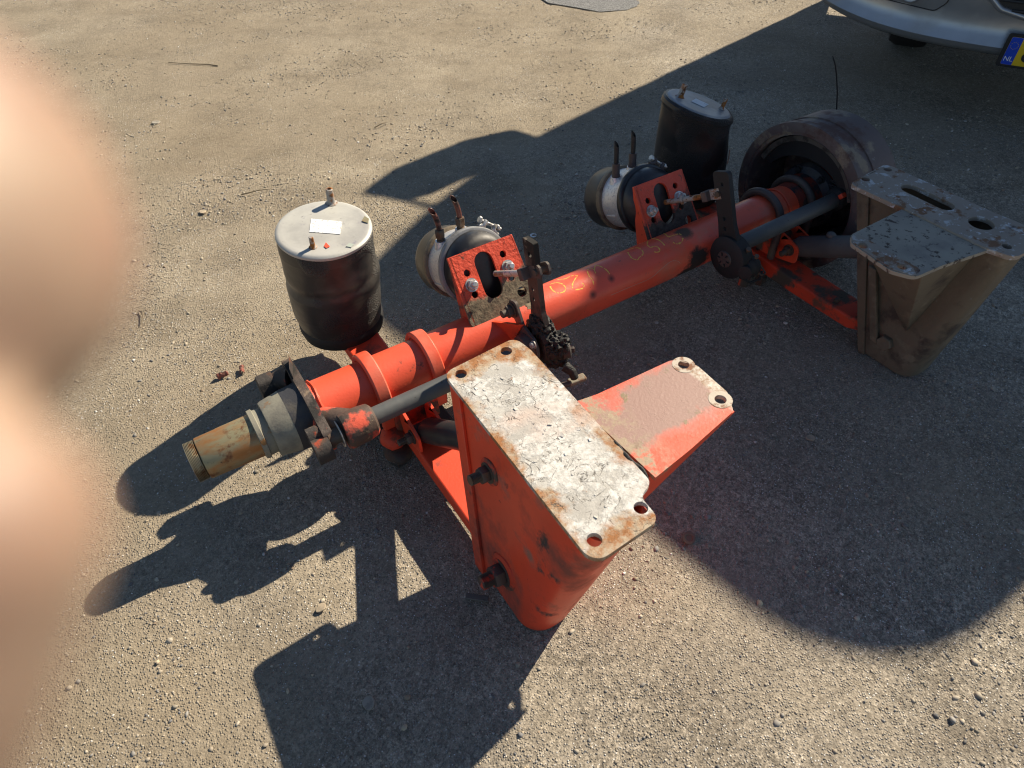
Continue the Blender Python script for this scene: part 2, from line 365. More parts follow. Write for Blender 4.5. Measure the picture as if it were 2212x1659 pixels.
# ------------------------------------------------------------------ ground
def mk_ground():
    b = NB('dusty_compacted_gravel'); b.co = b.n('ShaderNodeNewGeometry').outputs['Position']
    big = b.noise(.55, 5, .6); mid = b.noise(3.2, 6, .62); fin = b.noise(46, 8, .7); sand = b.noise(260, 6, .75)
    col = b.mix(b.map(mid, .36, .64), (.215, .178, .127), (.318, .270, .198))
    col = b.mix(b.map(big, .50, .66), col, b.mix(b.map(mid, .4, .6), (.215, .185, .140), (.305, .265, .205)))
    col = b.mix(b.map(fin, .30, .50, .40, 0), col, (.21, .178, .135))
    col = b.mix(b.map(sand, .58, .70), col, (.46, .415, .33))
    col = b.mix(b.map(sand, .30, .42, .75, 0), col, (.13, .10, .075))
    # loose dark grit swept into low spots
    mp = b.n('ShaderNodeMapping'); b.L(b.co, mp.inputs[0]); mp.inputs['Rotation'].default_value = (0, 0, R(-27)); mp.inputs['Scale'].default_value = (.34, 1.7, 1)
    drift = b.noise(1.6, 6, .6, mp.outputs[0]); dk = b.map(drift, .56, .68)
    col = b.mix(b.math('MULTIPLY', dk, .80), col, (.16, .125, .085))
    g1 = b.vor(330); g2 = b.vor(120); chip = b.map(b.vor(330, out='Color', feature='F1'), .86, .9)
    gm = b.map(b.noise(5, 4), .38, .62)
    tint = b.n('ShaderNodeTexVoronoi'); b.L(b.co, tint.inputs['Vector']); tint.inputs['Scale'].default_value = 210
    sep = b.n('ShaderNodeSeparateColor'); b.L(tint.outputs['Color'], sep.inputs[0])
    grain = b.math('MULTIPLY', b.map(tint.outputs['Distance'], .25, .45, 1, 0), b.map(sep.outputs[0], .55, .6))
    gc = b.mix(sep.outputs[1], (.11, .105, .10), (.50, .47, .41))
    col = b.mix(b.math('MULTIPLY', grain, .8), col, gc)
    plain = col
    for sc_, lo_, hi_ in ((340, .60, 1.44), (150, .70, 1.32), (66, .82, 1.18)):
        sv = b.n('ShaderNodeSeparateColor'); b.L(b.vor(sc_, out='Color'), sv.inputs[0])
        k_ = b.map(sv.outputs[1], 0, 1, lo_, hi_); vm = b.n('ShaderNodeVectorMath', operation='SCALE'); b.L(col, vm.inputs[0]); b.L(k_, vm.inputs['Scale']); col = vm.outputs[0]
    px, py, pz = b.xyz()
    dirt = b.math('ADD', b.math('ADD', b.math('MULTIPLY', px, -.42), b.math('MULTIPLY', py, .20)), b.math('MULTIPLY', b.math('SUBTRACT', b.noise(1.5, 7, .62), .5), 1.7))
    dirt = b.map(dirt, .05, .62)
    gritty = b.mix(b.map(b.noise(2.3, 6, .65), .36, .58, .45, 1.0), plain, col)
    grey = b.n('ShaderNodeHueSaturation'); grey.inputs['Saturation'].default_value = .82; grey.inputs['Value'].default_value = 1.10; b.L(gritty, grey.inputs['Color'])
    tan = b.mix(.50, b.mix(b.map(mid, .36, .64), (.265, .218, .152), (.385, .325, .235)), gritty)
    col = b.mix(dirt, grey.outputs[0], tan)
    col = b.mix(b.map(b.noise(.8, 5, .6), .46, .62, 0, .5), col, b.mix(b.map(fin, .35, .65), (.20, .155, .10), (.29, .235, .16)))
    white = b.math('MULTIPLY', b.map(tint.outputs['Distance'], .22, .36, 1, 0), b.map(sep.outputs[2], .94, .95))
    col = b.mix(white, col, (.72, .72, .70))
    # patch of old asphalt showing through far out
    h = b.math('ADD', b.math('MULTIPLY', b.map(tint.outputs['Distance'], .0, .6, 1, 0), b.map(sep.outputs[0], .25, .9, .1, 1)), b.math('MULTIPLY', sand, .5))
    nm = b.bump(mid, .35, .012); nm = b.bump(fin, .35, .003, nm); nm = b.bump(h, 1.0, .0045, nm)
    return b.done(col, .93, 0, nm, .25)
M['ground'] = mk_ground()
def axis_vals(a, b_, fine, lo, hi):
    v = list(np.arange(a, b_, fine)); x, s_ = b_, fine
    while x < hi: v.append(x); s_ *= 1.35; x += s_
    v.append(hi); x, s_ = a, fine; pre = []
    while True:
        s_ *= 1.35; x -= s_
        if x <= lo: break
        pre.append(x)
    return [lo] + pre[::-1] + v
xs = axis_vals(-3.2, 4.2, .028, -70, 70); ys = axis_vals(.1, 7.0, .028, -60, 110)
def gz(x, y):
    return .0045 * noise.noise(Vector((x * .9, y * .9, 0))) + .0035 * noise.noise(Vector((x * 3.1, y * 3.1, 5))) + .0022 * noise.noise(Vector((x * 11, y * 11, 9))) - .003
gx, gy = np.meshgrid(xs, ys)
gzv = np.array([[gz(x, y) if -5 < x < 7 and -2 < y < 10 else -.003 for x in xs] for y in ys])
nx, ny = len(xs), len(ys)
co = np.stack([gx.ravel(), gy.ravel(), gzv.ravel()], 1).astype(np.float32)
idx = np.arange(nx * ny).reshape(ny, nx); q = np.stack([idx[:-1, :-1], idx[:-1, 1:], idx[1:, 1:], idx[1:, :-1]], -1).reshape(-1, 4)
def np_mesh(name, co, faces):
    me = bpy.data.meshes.new(name); k = faces.shape[1]
    me.vertices.add(len(co)); me.vertices.foreach_set('co', co.astype(np.float32).ravel())
    me.loops.add(faces.size); me.loops.foreach_set('vertex_index', faces.astype(np.int32).ravel())
    me.polygons.add(len(faces)); me.polygons.foreach_set('loop_start', np.arange(0, faces.size, k, dtype=np.int32))
    me.update(calc_edges=True); return me
g = link('ground', np_mesh('ground', co, q), M['ground'], smooth=False)
g.data.polygons.foreach_set('use_smooth', np.ones(len(g.data.polygons), bool)); tag(g, kind='structure')

# patch of bare asphalt at the far edge of the yard
b = NB('old_grey_asphalt'); b.co = b.n('ShaderNodeNewGeometry').outputs['Position']
vv = b.vor(150, out='Color'); asph = b.done(b.mix(b.map(vv, .2, .9), (.10, .10, .10), (.26, .26, .25)), .9, 0, b.bump(b.vor(150), .8, .004))
pp = [(.20, 5.15), (.30, 4.92), (.50, 4.80), (.62, 4.72), (.80, 4.74), (.90, 4.84), (.86, 5.0), (1.0, 5.3), (1.1, 5.8), (.7, 6.1), (.3, 5.8), (.1, 5.4)]
pp = rounded(pp, .08, 4); tag(MB().add([(x + .02 * noise.noise(Vector((x * 20, y * 20, 0))), y + .02 * noise.noise(Vector((x * 20, y * 20, 7))), .0025) for x, y in pp], [tuple(range(len(pp)))]).build('asphalt_patch', asph, smooth=False), kind='structure')

# ------------------------------------------------------------------ pebbles (nobody could count them)
def pebbles(name, n, xr, yr, smin, smax, power, seed, cluster):
    rg = np.random.default_rng(seed)
    bm = bmesh.new(); bmesh.ops.create_icosphere(bm, subdivisions=1, radius=1)
    bv = np.array([v.co[:] for v in bm.verts]); bf = np.array([[v.index for v in f.verts] for f in bm.faces]); bm.free()
    P = []
    while len(P) < n:
        x = rg.uniform(*xr); y = rg.uniform(*yr)
        k = .5 + .5 * noise.noise(Vector((x * 1.3, y * 1.9, seed))) + .35 * noise.noise(Vector((x * 5, y * 5, seed + 3)))
        if rg.random() < max(.05, (k - .42) * cluster): P.append((x, y))
    P = np.array(P); s_ = smin + (smax - smin) * rg.random(n) ** power
    sh = rg.uniform(.65, 1.25, (n, 3)) * s_[:, None]; sh[:, 2] *= .60
    jit = rg.uniform(.62, 1.30, (n, len(bv), 1)); v = bv[None] * jit * sh[:, None, :]
    a = rg.uniform(0, 2 * np.pi, n); c, s2 = np.cos(a)[:, None], np.sin(a)[:, None]
    tx = rg.uniform(-.5, .5, n)[:, None]; z = v[:, :, 2] * np.cos(tx) + v[:, :, 0] * np.sin(tx); x_ = v[:, :, 0] * np.cos(tx) - v[:, :, 2] * np.sin(tx)
    xx = x_ * c - v[:, :, 1] * s2; yy = x_ * s2 + v[:, :, 1] * c
    gzp = np.array([gz(p[0], p[1]) for p in P])
    co = np.stack([xx + P[:, :1], yy + P[:, 1:], z + (gzp + sh[:, 2] * .22)[:, None]], -1).reshape(-1, 3)
    F = (bf[None] + (np.arange(n) * len(bv))[:, None, None]).reshape(-1, 3)
    me = np_mesh(name, co, F)
    pal = np.array([(.38, .33, .26), (.30, .27, .22), (.46, .41, .33), (.24, .235, .225), (.15, .155, .165), (.42, .35, .25), (.66, .64, .60), (.28, .21, .15)])
    pr = np.array([.24, .18, .14, .16, .10, .11, .03, .04]); ci = rg.choice(len(pal), n, p=pr)
    cc = pal[ci] * .9 * rg.uniform(.7, 1.4, (n, 1)); cc = np.repeat(np.concatenate([cc, np.ones((n, 1))], 1), len(bv), 0)
    at = me.color_attributes.new('stone_colour', 'FLOAT_COLOR', 'POINT'); at.data.foreach_set('color', cc.astype(np.float32).ravel())
    return tag(link(name, me, M['pebble'], smooth=False), kind='stuff')
b = NB('pebble_stone'); at = b.n('ShaderNodeAttribute'); at.attribute_name = 'stone_colour'
M['pebble'] = b.done(b.mix(b.map(b.noise(300, 3), .35, .65, .0, .35), at.outputs['Color'], (.30, .25, .18)), .85, 0, b.bump(b.noise(400, 3), .3, .001), .3)
tag(pebbles('fine_gravel', 66000, (-1.8, 1.9), (.15, 2.7), .0012, .0036, 2.4, 11, 2.2), 'fine loose grit scattered over the near ground', 'gravel')
tag(pebbles('coarse_gravel', 6500, (-2.2, 2.4), (.15, 3.2), .0026, .0078, 3.0, 12, 3.2), 'small rounded stones lying loose on the near ground', 'gravel')
tag(pebbles('distant_gravel', 30000, (-3.6, 4.2), (2.3, 6.4), .0018, .0065, 3.0, 13, 2.4), 'grit and small stones across the far part of the yard', 'gravel')

# ------------------------------------------------------------------ the trailer axle (everything bolted to it is part of it)
AX = empty('trailer_axle', (-0.7367, 0.9780, 0), R(31.8))
tag(AX, 'orange painted trailer axle with air springs and brake chambers, one brake drum missing', 'trailer axle')
ZC, ZF = .2235, .2235
def bx(x): return Vector((x, 0, ZC + (ZF - ZC) * x / 2.2))
# beam
bm_ = MB().lathe(bx(.275), X, [(0, .060), (.002, .080), (.012, .0805), (.022, .071), (.03, .0692), (.3, .0690), (1.80, .0675), (1.83, .070), (1.90, .072)], n=64)
beam = bm_.build('axle_beam', M['beam'], AX)
# spindle
sp = MB().lathe(bx(.182), X, [(0, .060), (.001, .068), (.008, .0705), (.045, .0765), (.052, .078)], n=64).build('hub_seat', M['hubcone'], AX)
MB().lathe(bx(.150), X, [(0, .052), (.002, .0615), (.012, .0625), (.014, .058), (.034, .057)], n=64).build('seal_ring', M['hubcone'], AX)
MB().lathe(bx(.024), X, [(0, .044), (.001, .0495), (.003, .0508), (.05, .0516), (.052, .0522), (.127, .0535)], n=64).build('bearing_seat', M['seat'], AX)
th = [(0, .040), (.0006, .0455)]
for i in range(8): th += [(.0012 + i * .0029, .0484), (.0012 + i * .0029 + .0012, .0482), (.0012 + i * .0029 + .0020, .0452)]
th.append((.0245, .044))
MB().lathe(bx(-.001), X, th, n=64).build('thread', M['thread'], AX)
# brake spider: cast plate with an anchor boss (far side) and a camshaft bearing (near side)
o2 = rounded([(-.075, -.045), (-.02, -.098), (.06, -.085), (.10, -.02), (.125, .055), (.118, .088), (.085, .092), (.02, .088), (-.04, .086), (-.10, .06), (-.135, .05), (-.15, .02), (-.12, -.03)], .02, 4)
sp_ = MB().prism(o2, [], bx(.276), Y, Z, X, .022)
M['spider'] = weathered('scorched_cast_iron', (.075, .055, .045), [((.55, .07, .04), 20, .56, .62), ((.22, .16, .11), 30, .58, .66), ((.02, .018, .016), 14, .5, .62)], rough=.65, bumps=((90, .6, .004),))
spider = sp_.build('brake_spider', M['spider'], AX, bevel=.004)
MB().tube([(.278, -.03, .26), (.25, .0, .25), (.243, .0, .235)], [.03, .05, .066], n=16)
MB().lathe((.2335, 0, ZC), X, [(0, .0782), (.03, .080), (.05, .084)], n=48).build('hub_collar', M['hubdark'], AX)
an = MB().prism(rounded([(.085, .20), (.128, .205), (.140, .262), (.122, .290), (.092, .285), (.080, .25)], .014, 4), [], (.205, 0, 0), Y, Z, X, .038)
an.build('anchor_boss', M['rust_black'], spider, bevel=.004)
MB().tube([(.238, .108, .262), (.262, .10, .268), (.282, .085, .272)], [.020, .026, .034], n=14).build('anchor_web', M['rust_black'], spider)
MB().box((.286, .065, .318), (.016, .05, 0), (0, .012, .020), (0, -.01, .03)).build('spider_rib', M['rust_black'], spider, bevel=.003)
# camshaft bearing boss, cam and near camshaft
CY, CZ = -.132, .257
M['boss'] = weathered('burnt_orange_casting', (.09, .06, .045), [((.62, .09, .05), 13, .50, .58), ((.30, .22, .12), 40, .62, .68), ((.02, .018, .016), 16, .56, .64)], rough=.6, bumps=((90, .6, .003),))
boss = MB().lathe((.322, CY, CZ - .006), X, [(0, .034), (.001, .043), (.01, .0455), (.05, .0435), (.072, .040), (.078, .033)], n=40, wob=.03).build('cam_bearing_boss', M['boss'], AX)
MB().tube([(.292, -.055, .245), (.318, -.088, .252), (.345, -.118, .256)], [.030, .033, .034], n=18).build('bearing_web', M['boss'], boss)
MB().lathe((.312, CY, CZ - .006), X, [(0, .033), (.0012, .034), (.0024, .033)], n=40).build('thrust_washer', M['zinc'], boss)
MB().lathe((.285, CY, CZ - .006), X, [(0, .019), (.035, .020)], n=24).build('cam_spindle', M['dark_steel'], boss)
cam2 = []
for i in range(61):
    t = 2 * math.pi * i / 60
    if i == 60: break
    k_ = (t % math.pi) / math.pi; rr = .017 + .036 * (k_ ** 1.5) * (1 if k_ < .86 else max(0, (1 - k_) / .14) ** .6); cam2.append((rr * math.cos(t), rr * math.sin(t)))
MB().prism(cam2, [], (.246, CY, CZ - .010), Vector((0, math.cos(1.2), math.sin(1.2))), Vector((0, -math.sin(1.2), math.cos(1.2))), X, .038).build('s_cam', M['rust_black'], AX, bevel=.0025)
shaft = MB().lathe((.396, CY, CZ), X, [(0, .0205), (.001, .0225), (.43, .0225)], n=40).build('camshaft', M['tube'], AX)
MB().lathe((.376, CY, CZ - .002), X, [(0, .028), (.012, .0262), (.024, .0235)], n=32, wob=.1, seed=4).build('greasy_seal', M['grease'], shaft)
# clamp bands (near) and round u bolts (far)
for x0 in (.452, .604):
    prof = []
    c = bx(x0)
    def band(x0, r0_, r1_, wd, mat, name):
        rs = []
        for i in range(41):
            t = R(-35) + R(250) * i / 40; d = Vector((0, math.cos(t), math.sin(t)))
            dn = Vector((0, 0, -.055)) if i in (0, 40) else Vector((0, 0, 0))
            p = bx(x0) + dn
            rs.append([p + d * r0_ - X * wd / 2, p + d * r1_ - X * wd / 2, p + d * r1_ + X * wd / 2, p + d * r0_ + X * wd / 2])
        return MB().rings(rs).build(name, mat, AX, bevel=.004)
    band(x0, .0695, .087, .034, M['orange_clean'], 'clamp_band')
for x0 in (1.842, 1.99):
    pts = [bx(x0) + Vector((0, .0815 * math.cos(R(t)), .0815 * math.sin(R(t)))) for t in range(0, 181, 9)]
    pts = [pts[0] + Vector((0, 0, -.15 + .03 * k)) for k in range(5)] + pts + [pts[-1] + Vector((0, 0, -.03 * k)) for k in range(1, 6)]
    MB().tube(pts, .0125, 14).build('u_bolt', M['ubolt'], AX)
# trailing arms
def arm(xc, mat, z0=.082, tip=0.0):
    prof = [(-.62, z0 + .002, .052, .012), (-.56, z0 + .004, .047, .020), (-.50, z0 + .002, .047, .021), (-.42, z0 + .0, .047, .021), (-.20, z0 + .002, .048, .024), (-.05, z0 + .010, .049, .026), (.08, z0 + .022, .050, .024), (.20, z0 + .034, .052, .020), (.42, z0 + .042, .055, .015), (.47, z0 + .042, .055, .013)]
    rs = []
    for y, z, hw, hh in prof:
        sh = tip if y < -.45 else 0.0; hw = hw - (.012 if y < -.45 else 0)
        rs.append([(xc - hw + sh, y, z - hh), (xc + hw + sh, y, z - hh), (xc + hw + sh, y, z + hh), (xc - hw + sh, y, z + hh)])
    a = MB().rings(rs).build('trailing_arm', mat, AX, bevel=.006, seg=3); return a
arm_n = arm(.528, M['arm']); arm_f = arm(1.866, M['orange_dirty'], .072, .036)
for xc, a_, mt in ((.528, arm_n, M['orange_dirty']), (1.905, arm_f, M['orange_dirty'])):
    MB().prism(rounded([(-.085, .105), (.085, .105), (.072, .175), (.04, .160), (0, .154), (-.04, .160), (-.072, .175)], .006, 2), [], (xc - .062, 0, 0), Y, Z, X, .124).build('axle_saddle', mt, AX, bevel=.004)
    MB().box((xc, 0, .048), (.20, 0, 0), (0, .19, 0), (0, 0, .022)).build('clamp_plate', M['rust_black'], AX, bevel=.006)
    for sx in (-.076, .076):
        for sy in (-.078, .078):
            n_ = MB().hexa((xc + sx, sy, .036), (0, 0, -1), .019, .026); n_.lathe((xc + sx, sy, .012), (0, 0, -1), [(0, .011), (.012, .0105)], n=16)
            n_.build('clamp_nut', M['rust_black'], AX)
# cast foot with a nut that hangs below the near saddle, on the ground
ft = MB().blob((.452, -.075, .092), .034, .036, .030, 3, .12, 20, 5).build('clamp_foot', M['orange_dirty'], AX)
MB().blob((.455, -.085, .042), .038, .042, .022, 3, .10, 16, 9).hexa((.452, -.085, .026), (0, 0, -1), .024, .026).build('foot_nut', M['rust_black'], ft)
MB().blob((1.775, -.066, .085), .032, .034, .032, 3, .12, 20, 6).lathe((1.772, -.062, .075), (-.2, 0, -1), [(0, .018), (.06, .016), (.062, .012)], n=16).build('clamp_foot', M['orange_dirty'], AX)
# ------------------------------------------------------------------ bolts
def bolt(parent, p, axis, r_=.012, head=.012, stud=.014, mat=None, washer=True, sr=None, name='bolt', thread=False):
    a = Vector(axis).normalized(); m = MB(); p = Vector(p)
    if washer: m.lathe(p, a, [(0, r_ * 1.25), (.0025, r_ * 1.25)], n=24); q = p + a * .0025
    else: q = p
    m.hexa(q, a, r_, head); q = q + a * head
    if stud > 0:
        s_ = sr or r_ * .55; pr = [(0, s_)]
        if thread:
            n_ = int(stud / .0028)
            for i in range(n_): pr += [(i * .0028 + .0007, s_), (i * .0028 + .0021, s_ * .86)]
        pr += [(stud - .002, s_), (stud, s_ * .75)]; m.lathe(q, a, pr, n=20)
    return m.build(name, mat or M['dark_steel'], parent)
# ------------------------------------------------------------------ brake chambers and their brackets
def chamber(cx, cy, cz, bfit, far):
    bxo, byo, bzo, bw, bl, bt = bfit
    d = Vector((0, -math.sin(bt), -math.cos(bt))); nn = Vector((0, -math.cos(bt), math.sin(bt))); o = Vector((bxo, byo, bzo))
    W2 = bw
    outline = rounded([(0, 0), (W2, 0), (W2 + .008, bl * .98), (W2 + .008, bl + .04), (-.004, bl + .04), (-.002, bl * .98)], [.003, .016, .0, .02, .02, .0], 5)
    cxp = W2 * .5
    holes = [slot(cxp - .005, bl * .50, .027, .036), circle(cxp - .060, bl * .34, .0095, 16), circle(cxp - .060, bl * .72, .0095, 16), circle(cxp + .054, bl * .26, .0095, 16), circle(cxp + .054, bl * .68, .0095, 16), circle(W2 * .86, bl * .98, .014, 18)]
    br = MB().prism(outline, holes, o, X, d, nn * -1, .008).build('chamber_bracket', M['bracket_near'] if not far else M['bracket_far'], AX, bevel=.0016)
    # side cheek folded back towards the beam
    q0 = o + X * .004; q1 = q0 + d * (bl + .04)
    ck = MB().rings([[q0, q0 - nn * .012, q0 - nn * .012 + X * .007, q0 + X * .007], [q1, q1 - nn * .085, q1 - nn * .085 + X * .007, q1 + X * .007]])
    q2 = o + X * (W2 - .006); q3 = q2 + d * (bl + .035) + X * .010
    ck.rings([[q2, q2 - nn * .012, q2 - nn * .012 + X * .007, q2 + X * .007], [q3, q3 - nn * .050, q3 - nn * .050 + X * .007, q3 + X * .007]])
    ck.build('bracket_cheek', M['orange_dirty'] if not far else M['orange'], br, bevel=.0015)
    for hx, hy in ((cxp - .060, bl * .55), (cxp + .055, bl * .49)):
        bolt(br, o + X * hx + d * hy, nn, .0145, .012, .013, M['zinc'], sr=.0078, name='stud_nut')
    th_ = R(24); m = Vector((0, math.cos(th_), -math.sin(th_))); up = Vector((0, math.sin(th_), math.cos(th_))); c = Vector((cx, cy, cz))
    ch = MB().lathe(c, m, [(.020, .03), (.021, .072), (.027, .083), (.040, .0925), (.060, .0965), (.070, .0975)], n=56).build('brake_chamber', M['chamber_black'], AX)
    MB().lathe(c, m, [(.070, .098), (.072, .104), (.077, .1065), (.088, .1065), (.093, .103), (.095, .098)], n=56).build('clamp_ring', M['chamber_black'] if far else weathered_ring, ch)
    MB().lathe(c, m, [(.0955, .0975), (.100, .0955), (.140, .0925), (.192, .0935)], n=56).build('cast_housing', M['cast'], ch)
    MB().lathe(c, m, [(.184, .0985), (.186, .102), (.200, .103), (.206, .1005)], n=56).build('crimp_band', M['brown_band'], ch)
    MB().lathe(c, m, [(.2065, .0995), (.262, .0985), (.280, .094), (.292, .080), (.296, .05), (.297, .02)], n=56).build('rear_cap', M['chamber_black'], ch)
    # clamp lugs with a through bolt
    lp = c + m * .083 + (up * .78 + X * .63).normalized() * .108
    tdir = (up * -.63 + X * .78).normalized(); rdir = (up * .78 + X * .63).normalized()
    for s_ in (-1, 1):
        b0 = lp + tdir * (.016 * s_)
        MB().tube([b0 + tdir * .016 * s_ - rdir * .006, b0 + rdir * .002, b0 + rdir * .014, b0 + rdir * .018 - tdir * .0 * s_], [.006, .0075, .008, .006], 10).build('clamp_lug', M['zinc'] if not far else M['ubolt'], ch)
    MB().tube([lp - tdir * .034 + rdir * .012, lp + tdir * .036 + rdir * .012], .0042, 10).hexa(lp - tdir * .036 + rdir * .012, tdir, .0095, .008).hexa(lp + tdir * .022 + rdir * .012, tdir, .0085, .008).build('clamp_bolt', M['zinc'], ch)
    # air ports with pipe stubs
    for k, (dx, dd, hgt) in enumerate(((-.050, .150, .085), (.012, .142, .085))):
        f = c + m * dd + X * dx + up * (math.sqrt(.091 ** 2 - dx * dx) - .012); ax_ = Vector((.02 + dx * .4, .10, 1)).normalized()
        pf = MB().lathe(f, ax_, [(0, .020), (.016, .017), (.022, .0155)], n=20).build('air_port', M['cast'], ch)
        mt = M['dark_steel'] if not far else M['ubolt']
        if not far: MB().hexa(f + ax_ * .021, ax_, .0125, .006).lathe(f + ax_ * .026, ax_, [(0, .0095), (.007, .0095)], n=18).hexa(f + ax_ * .033, ax_, .0138, .021).build('pipe_fitting', mt, ch)
        else: MB().lathe(f + ax_ * .02, ax_, [(0, .013), (.008, .0135), (.009, .012), (.045, .0115)], n=20).build('pipe_fitting', mt, ch)
        s0 = f + ax_ * .052 if not far else f + ax_ * .063
        lean = Vector((-.016, -.004, 0)) if not far else Vector((.001 * (1 - 2 * k), .002, 0))
        pts = [s0 + ax_ * hgt * .72 * t / 5 + lean * ((t / 5) ** 2) * .9 for t in range(6)]
        rr = .0072; wl_ = .0012; V = []; n = 18; rings_o, rings_i = [], []; pu_ = None
        for i, p in enumerate(pts):
            dd_ = (pts[min(i + 1, 5)] - pts[max(i - 1, 0)]).normalized(); 
            if pu_ is None: _, u, v = frame(dd_)
            else: u = (pu_ - dd_ * pu_.dot(dd_)).normalized(); v = dd_.cross(u)
            pu_ = u
            sl = (lambda q: dd_ * (.010 * (q.dot(X * .4 - Y * .9)) / rr * -1 if i == 5 else 0))
            ro = [u * math.cos(2 * math.pi * j / n) * rr + v * math.sin(2 * math.pi * j / n) * rr for j in range(n)]
            rings_o.append([p + q_ + sl(q_) for q_ in ro]); rings_i.append([p + q_ * (1 - wl_ / rr) + sl(q_) for q_ in ro])
        MB().rings(rings_o + rings_i[::-1], caps=False).build('pipe_stub', M['copper'] if not far else M['hose_black'], ch)
    MB().box(c + m * .152 + X * -.086 - up * .030, X * .010, m * .05, up * .003).build('cast_rib', M['cast'], ch)
    return br, ch, nn
weathered_ring = weathered('grey_clamp_ring', (.26, .26, .26), [((.10, .10, .10), 14, .52, .66, 4)], rough=.4, bumps=((200, .2, .001),))
brn, chn, nn = chamber(.837, .052, .388, (.7404, .0922, .4394, .1943, .1544, .6423), False)
brf, chf, _ = chamber(1.490, .106, .349, (1.4024, .1463, .4022, .1918, .1573, .6351), True)
# caked dirt in the gap between bracket and beam
MB().blob((.85, .034, .288), .085, .026, .012, 4, .25, 60, 3).build('caked_soil', weathered('dry_caked_soil', (.19, .15, .095), [((.09, .07, .045), 40, .5, .6)], rough=.95, bumps=((70, .9, .006),)), AX)
# ------------------------------------------------------------------ push rods, clevises, slack adjusters
def slack(x, cz, lev_top, lev_bot, rod0, rod1, pin, near):
    t_, b_ = Vector(lev_top), Vector(lev_bot); up = (t_ - b_).normalized(); sd_ = up.cross(X).normalized(); L_ = (t_ - b_).length
    wd = .0225 if near else .029
    ol = rounded([(-wd, L_), (wd, L_), (wd, .10), (.036, .03), (.05, -.01), (-.05, -.01), (-.040, .04), (-wd, .10)], [.004 if near else .012, .004 if near else .012, .02, .02, .02, .02, .02, .02], 4)
    mt = M['ubolt'] if near else M['rubberdark']
    hs = [circle(-.002, L_ - .036, .0075 if near else .005, 16)] + [circle(.004 + .001 * i, L_ - q, .0058, 14) for i, q in enumerate((.135, .165))] 
    sa = MB().prism(ol, hs, b_ - X * .0075, sd_, up, X, .015).build('slack_adjuster', M['lever'] if near else M['rubberdark'], AX, bevel=.0012)
    # housing body
    hb = MB().lathe(b_ - X * .026, X, [(0, .028), (.002, .050), (.010, .057), (.040, .058), (.050, .052), (.053, .026)] if near else [(0, .030), (.002, .056), (.008, .064), (.042, .065), (.050, .060), (.053, .026)], n=40, wob=.10 if near else .03, seed=3)
    hb.build('adjuster_housing', M['grease'] if near else M['rubberdark'], sa)
    if near:
        gb = MB().blob(b_ + up * .045 + sd_ * .0, .028, .040, .036, 4, .30, 40, 2).blob(b_ - Vector((-.012, .048, -.010)), .034, .034, .036, 4, .30, 50, 4).blob(b_ + Vector((.018, -.036, -.038)), .034, .032, .030, 4, .3, 50, 6)
        gb.build('grease_lump', M['grease'], sa)
        wh = MB().lathe(b_ + Vector((.020, -.062, -.004)), (.9, -.4, .1), [(0, .020), (.018, .020), (.022, .015)], n=24).hexa(b_ + Vector((.040, -.071, -.002)), (.9, -.4, .1), .0085, .010); wh.build('worm_cap', M['rust_black'], sa)
        MB().tube([b_ + Vector((.02, -.075, -.045)), b_ + Vector((.03, -.095, -.055)), b_ + Vector((.035, -.10, -.075))], [.015, .012, .011], 12).build('grease_drip', M['grease'], sa)
    else:
        MB().lathe(b_ - X * .031, X, [(0, .012), (.001, .024), (.006, .026)], n=32).build('spline_cap', M['ubolt'], sa)
        for i in range(6):
            t = 2 * math.pi * i / 6; MB().box(b_ - X * .0325 + Vector((0, math.cos(t), math.sin(t))) * .017, X * .003, Vector((0, math.cos(t), math.sin(t))) * .009, Vector((0, -math.sin(t), math.cos(t))) * .003).build('spline_tooth', M['rubberdark'], sa)
        MB().blob(b_ + Vector((.02, -.058, -.012)), .03, .03, .034, 3, .12, 20, 4).lathe(b_ + Vector((-.012, -.070, -.01)), (-1, -.5, .1), [(0, .02), (.006, .02), (.007, .014)], n=24).build('worm_housing', M['rubberdark'], sa)
        MB().hexa(b_ + Vector((.004, -.050, .046)), (-.4, -.3, 1), .008, .010).hexa(b_ + Vector((.020, -.070, .028)), (-.4, -.4, 1), .007, .010).build('grease_nipple', M['dark_steel'], sa)
    # push rod and clevis
    r0_, r1_ = Vector(rod0), Vector(rod1); ax_ = (r1_ - r0_).normalized()
    rod = MB().tube([r0_, r0_ + ax_ * .05], .0078, 14).build('push_rod', M['stud_rust'], AX)
    MB().tube([r0_ + ax_ * .048, r1_], .0082, 16).build('rod_sleeve', M['zinc'] if near else M['stud_rust'], rod)
    if not near: MB().hexa(r0_ + ax_ * .062, ax_, .0145, .010).build('lock_nut', M['stud_rust'], rod)
    pc = Vector(pin)
    cl = MB().box(r1_ + ax_ * .008, ax_ * .018, X * .034, Vector((0, ax_.z, -ax_.y)) * .030)
    cl.build('clevis_yoke', M['ubolt'], rod, bevel=.002)
    for s_ in (-1, 1):
        MB().prism(rounded([(-.002, -.014), (.040, -.016), (.046, -.008), (.046, .010), (.040, .017), (-.002, .014)], .006, 3), [], Vector((pc.x, 0, 0)) + Vector((0, r1_.y, r1_.z)) + ax_ * .014 + X * (.0125 * s_ - .003), ax_, Vector((0, ax_.z, -ax_.y)), X, .006).build('clevis_cheek', M['ubolt'] if near else M['stud_rust'], rod, bevel=.0015)
    pp_ = Vector((pc.x, 0, 0)) + Vector((0, r1_.y, r1_.z)) + ax_ * .044
    MB().lathe(pp_ - X * .021, X, [(0, .0085), (.042, .0085)], n=20).build('clevis_pin', M['dark_steel'], rod)
    return sa
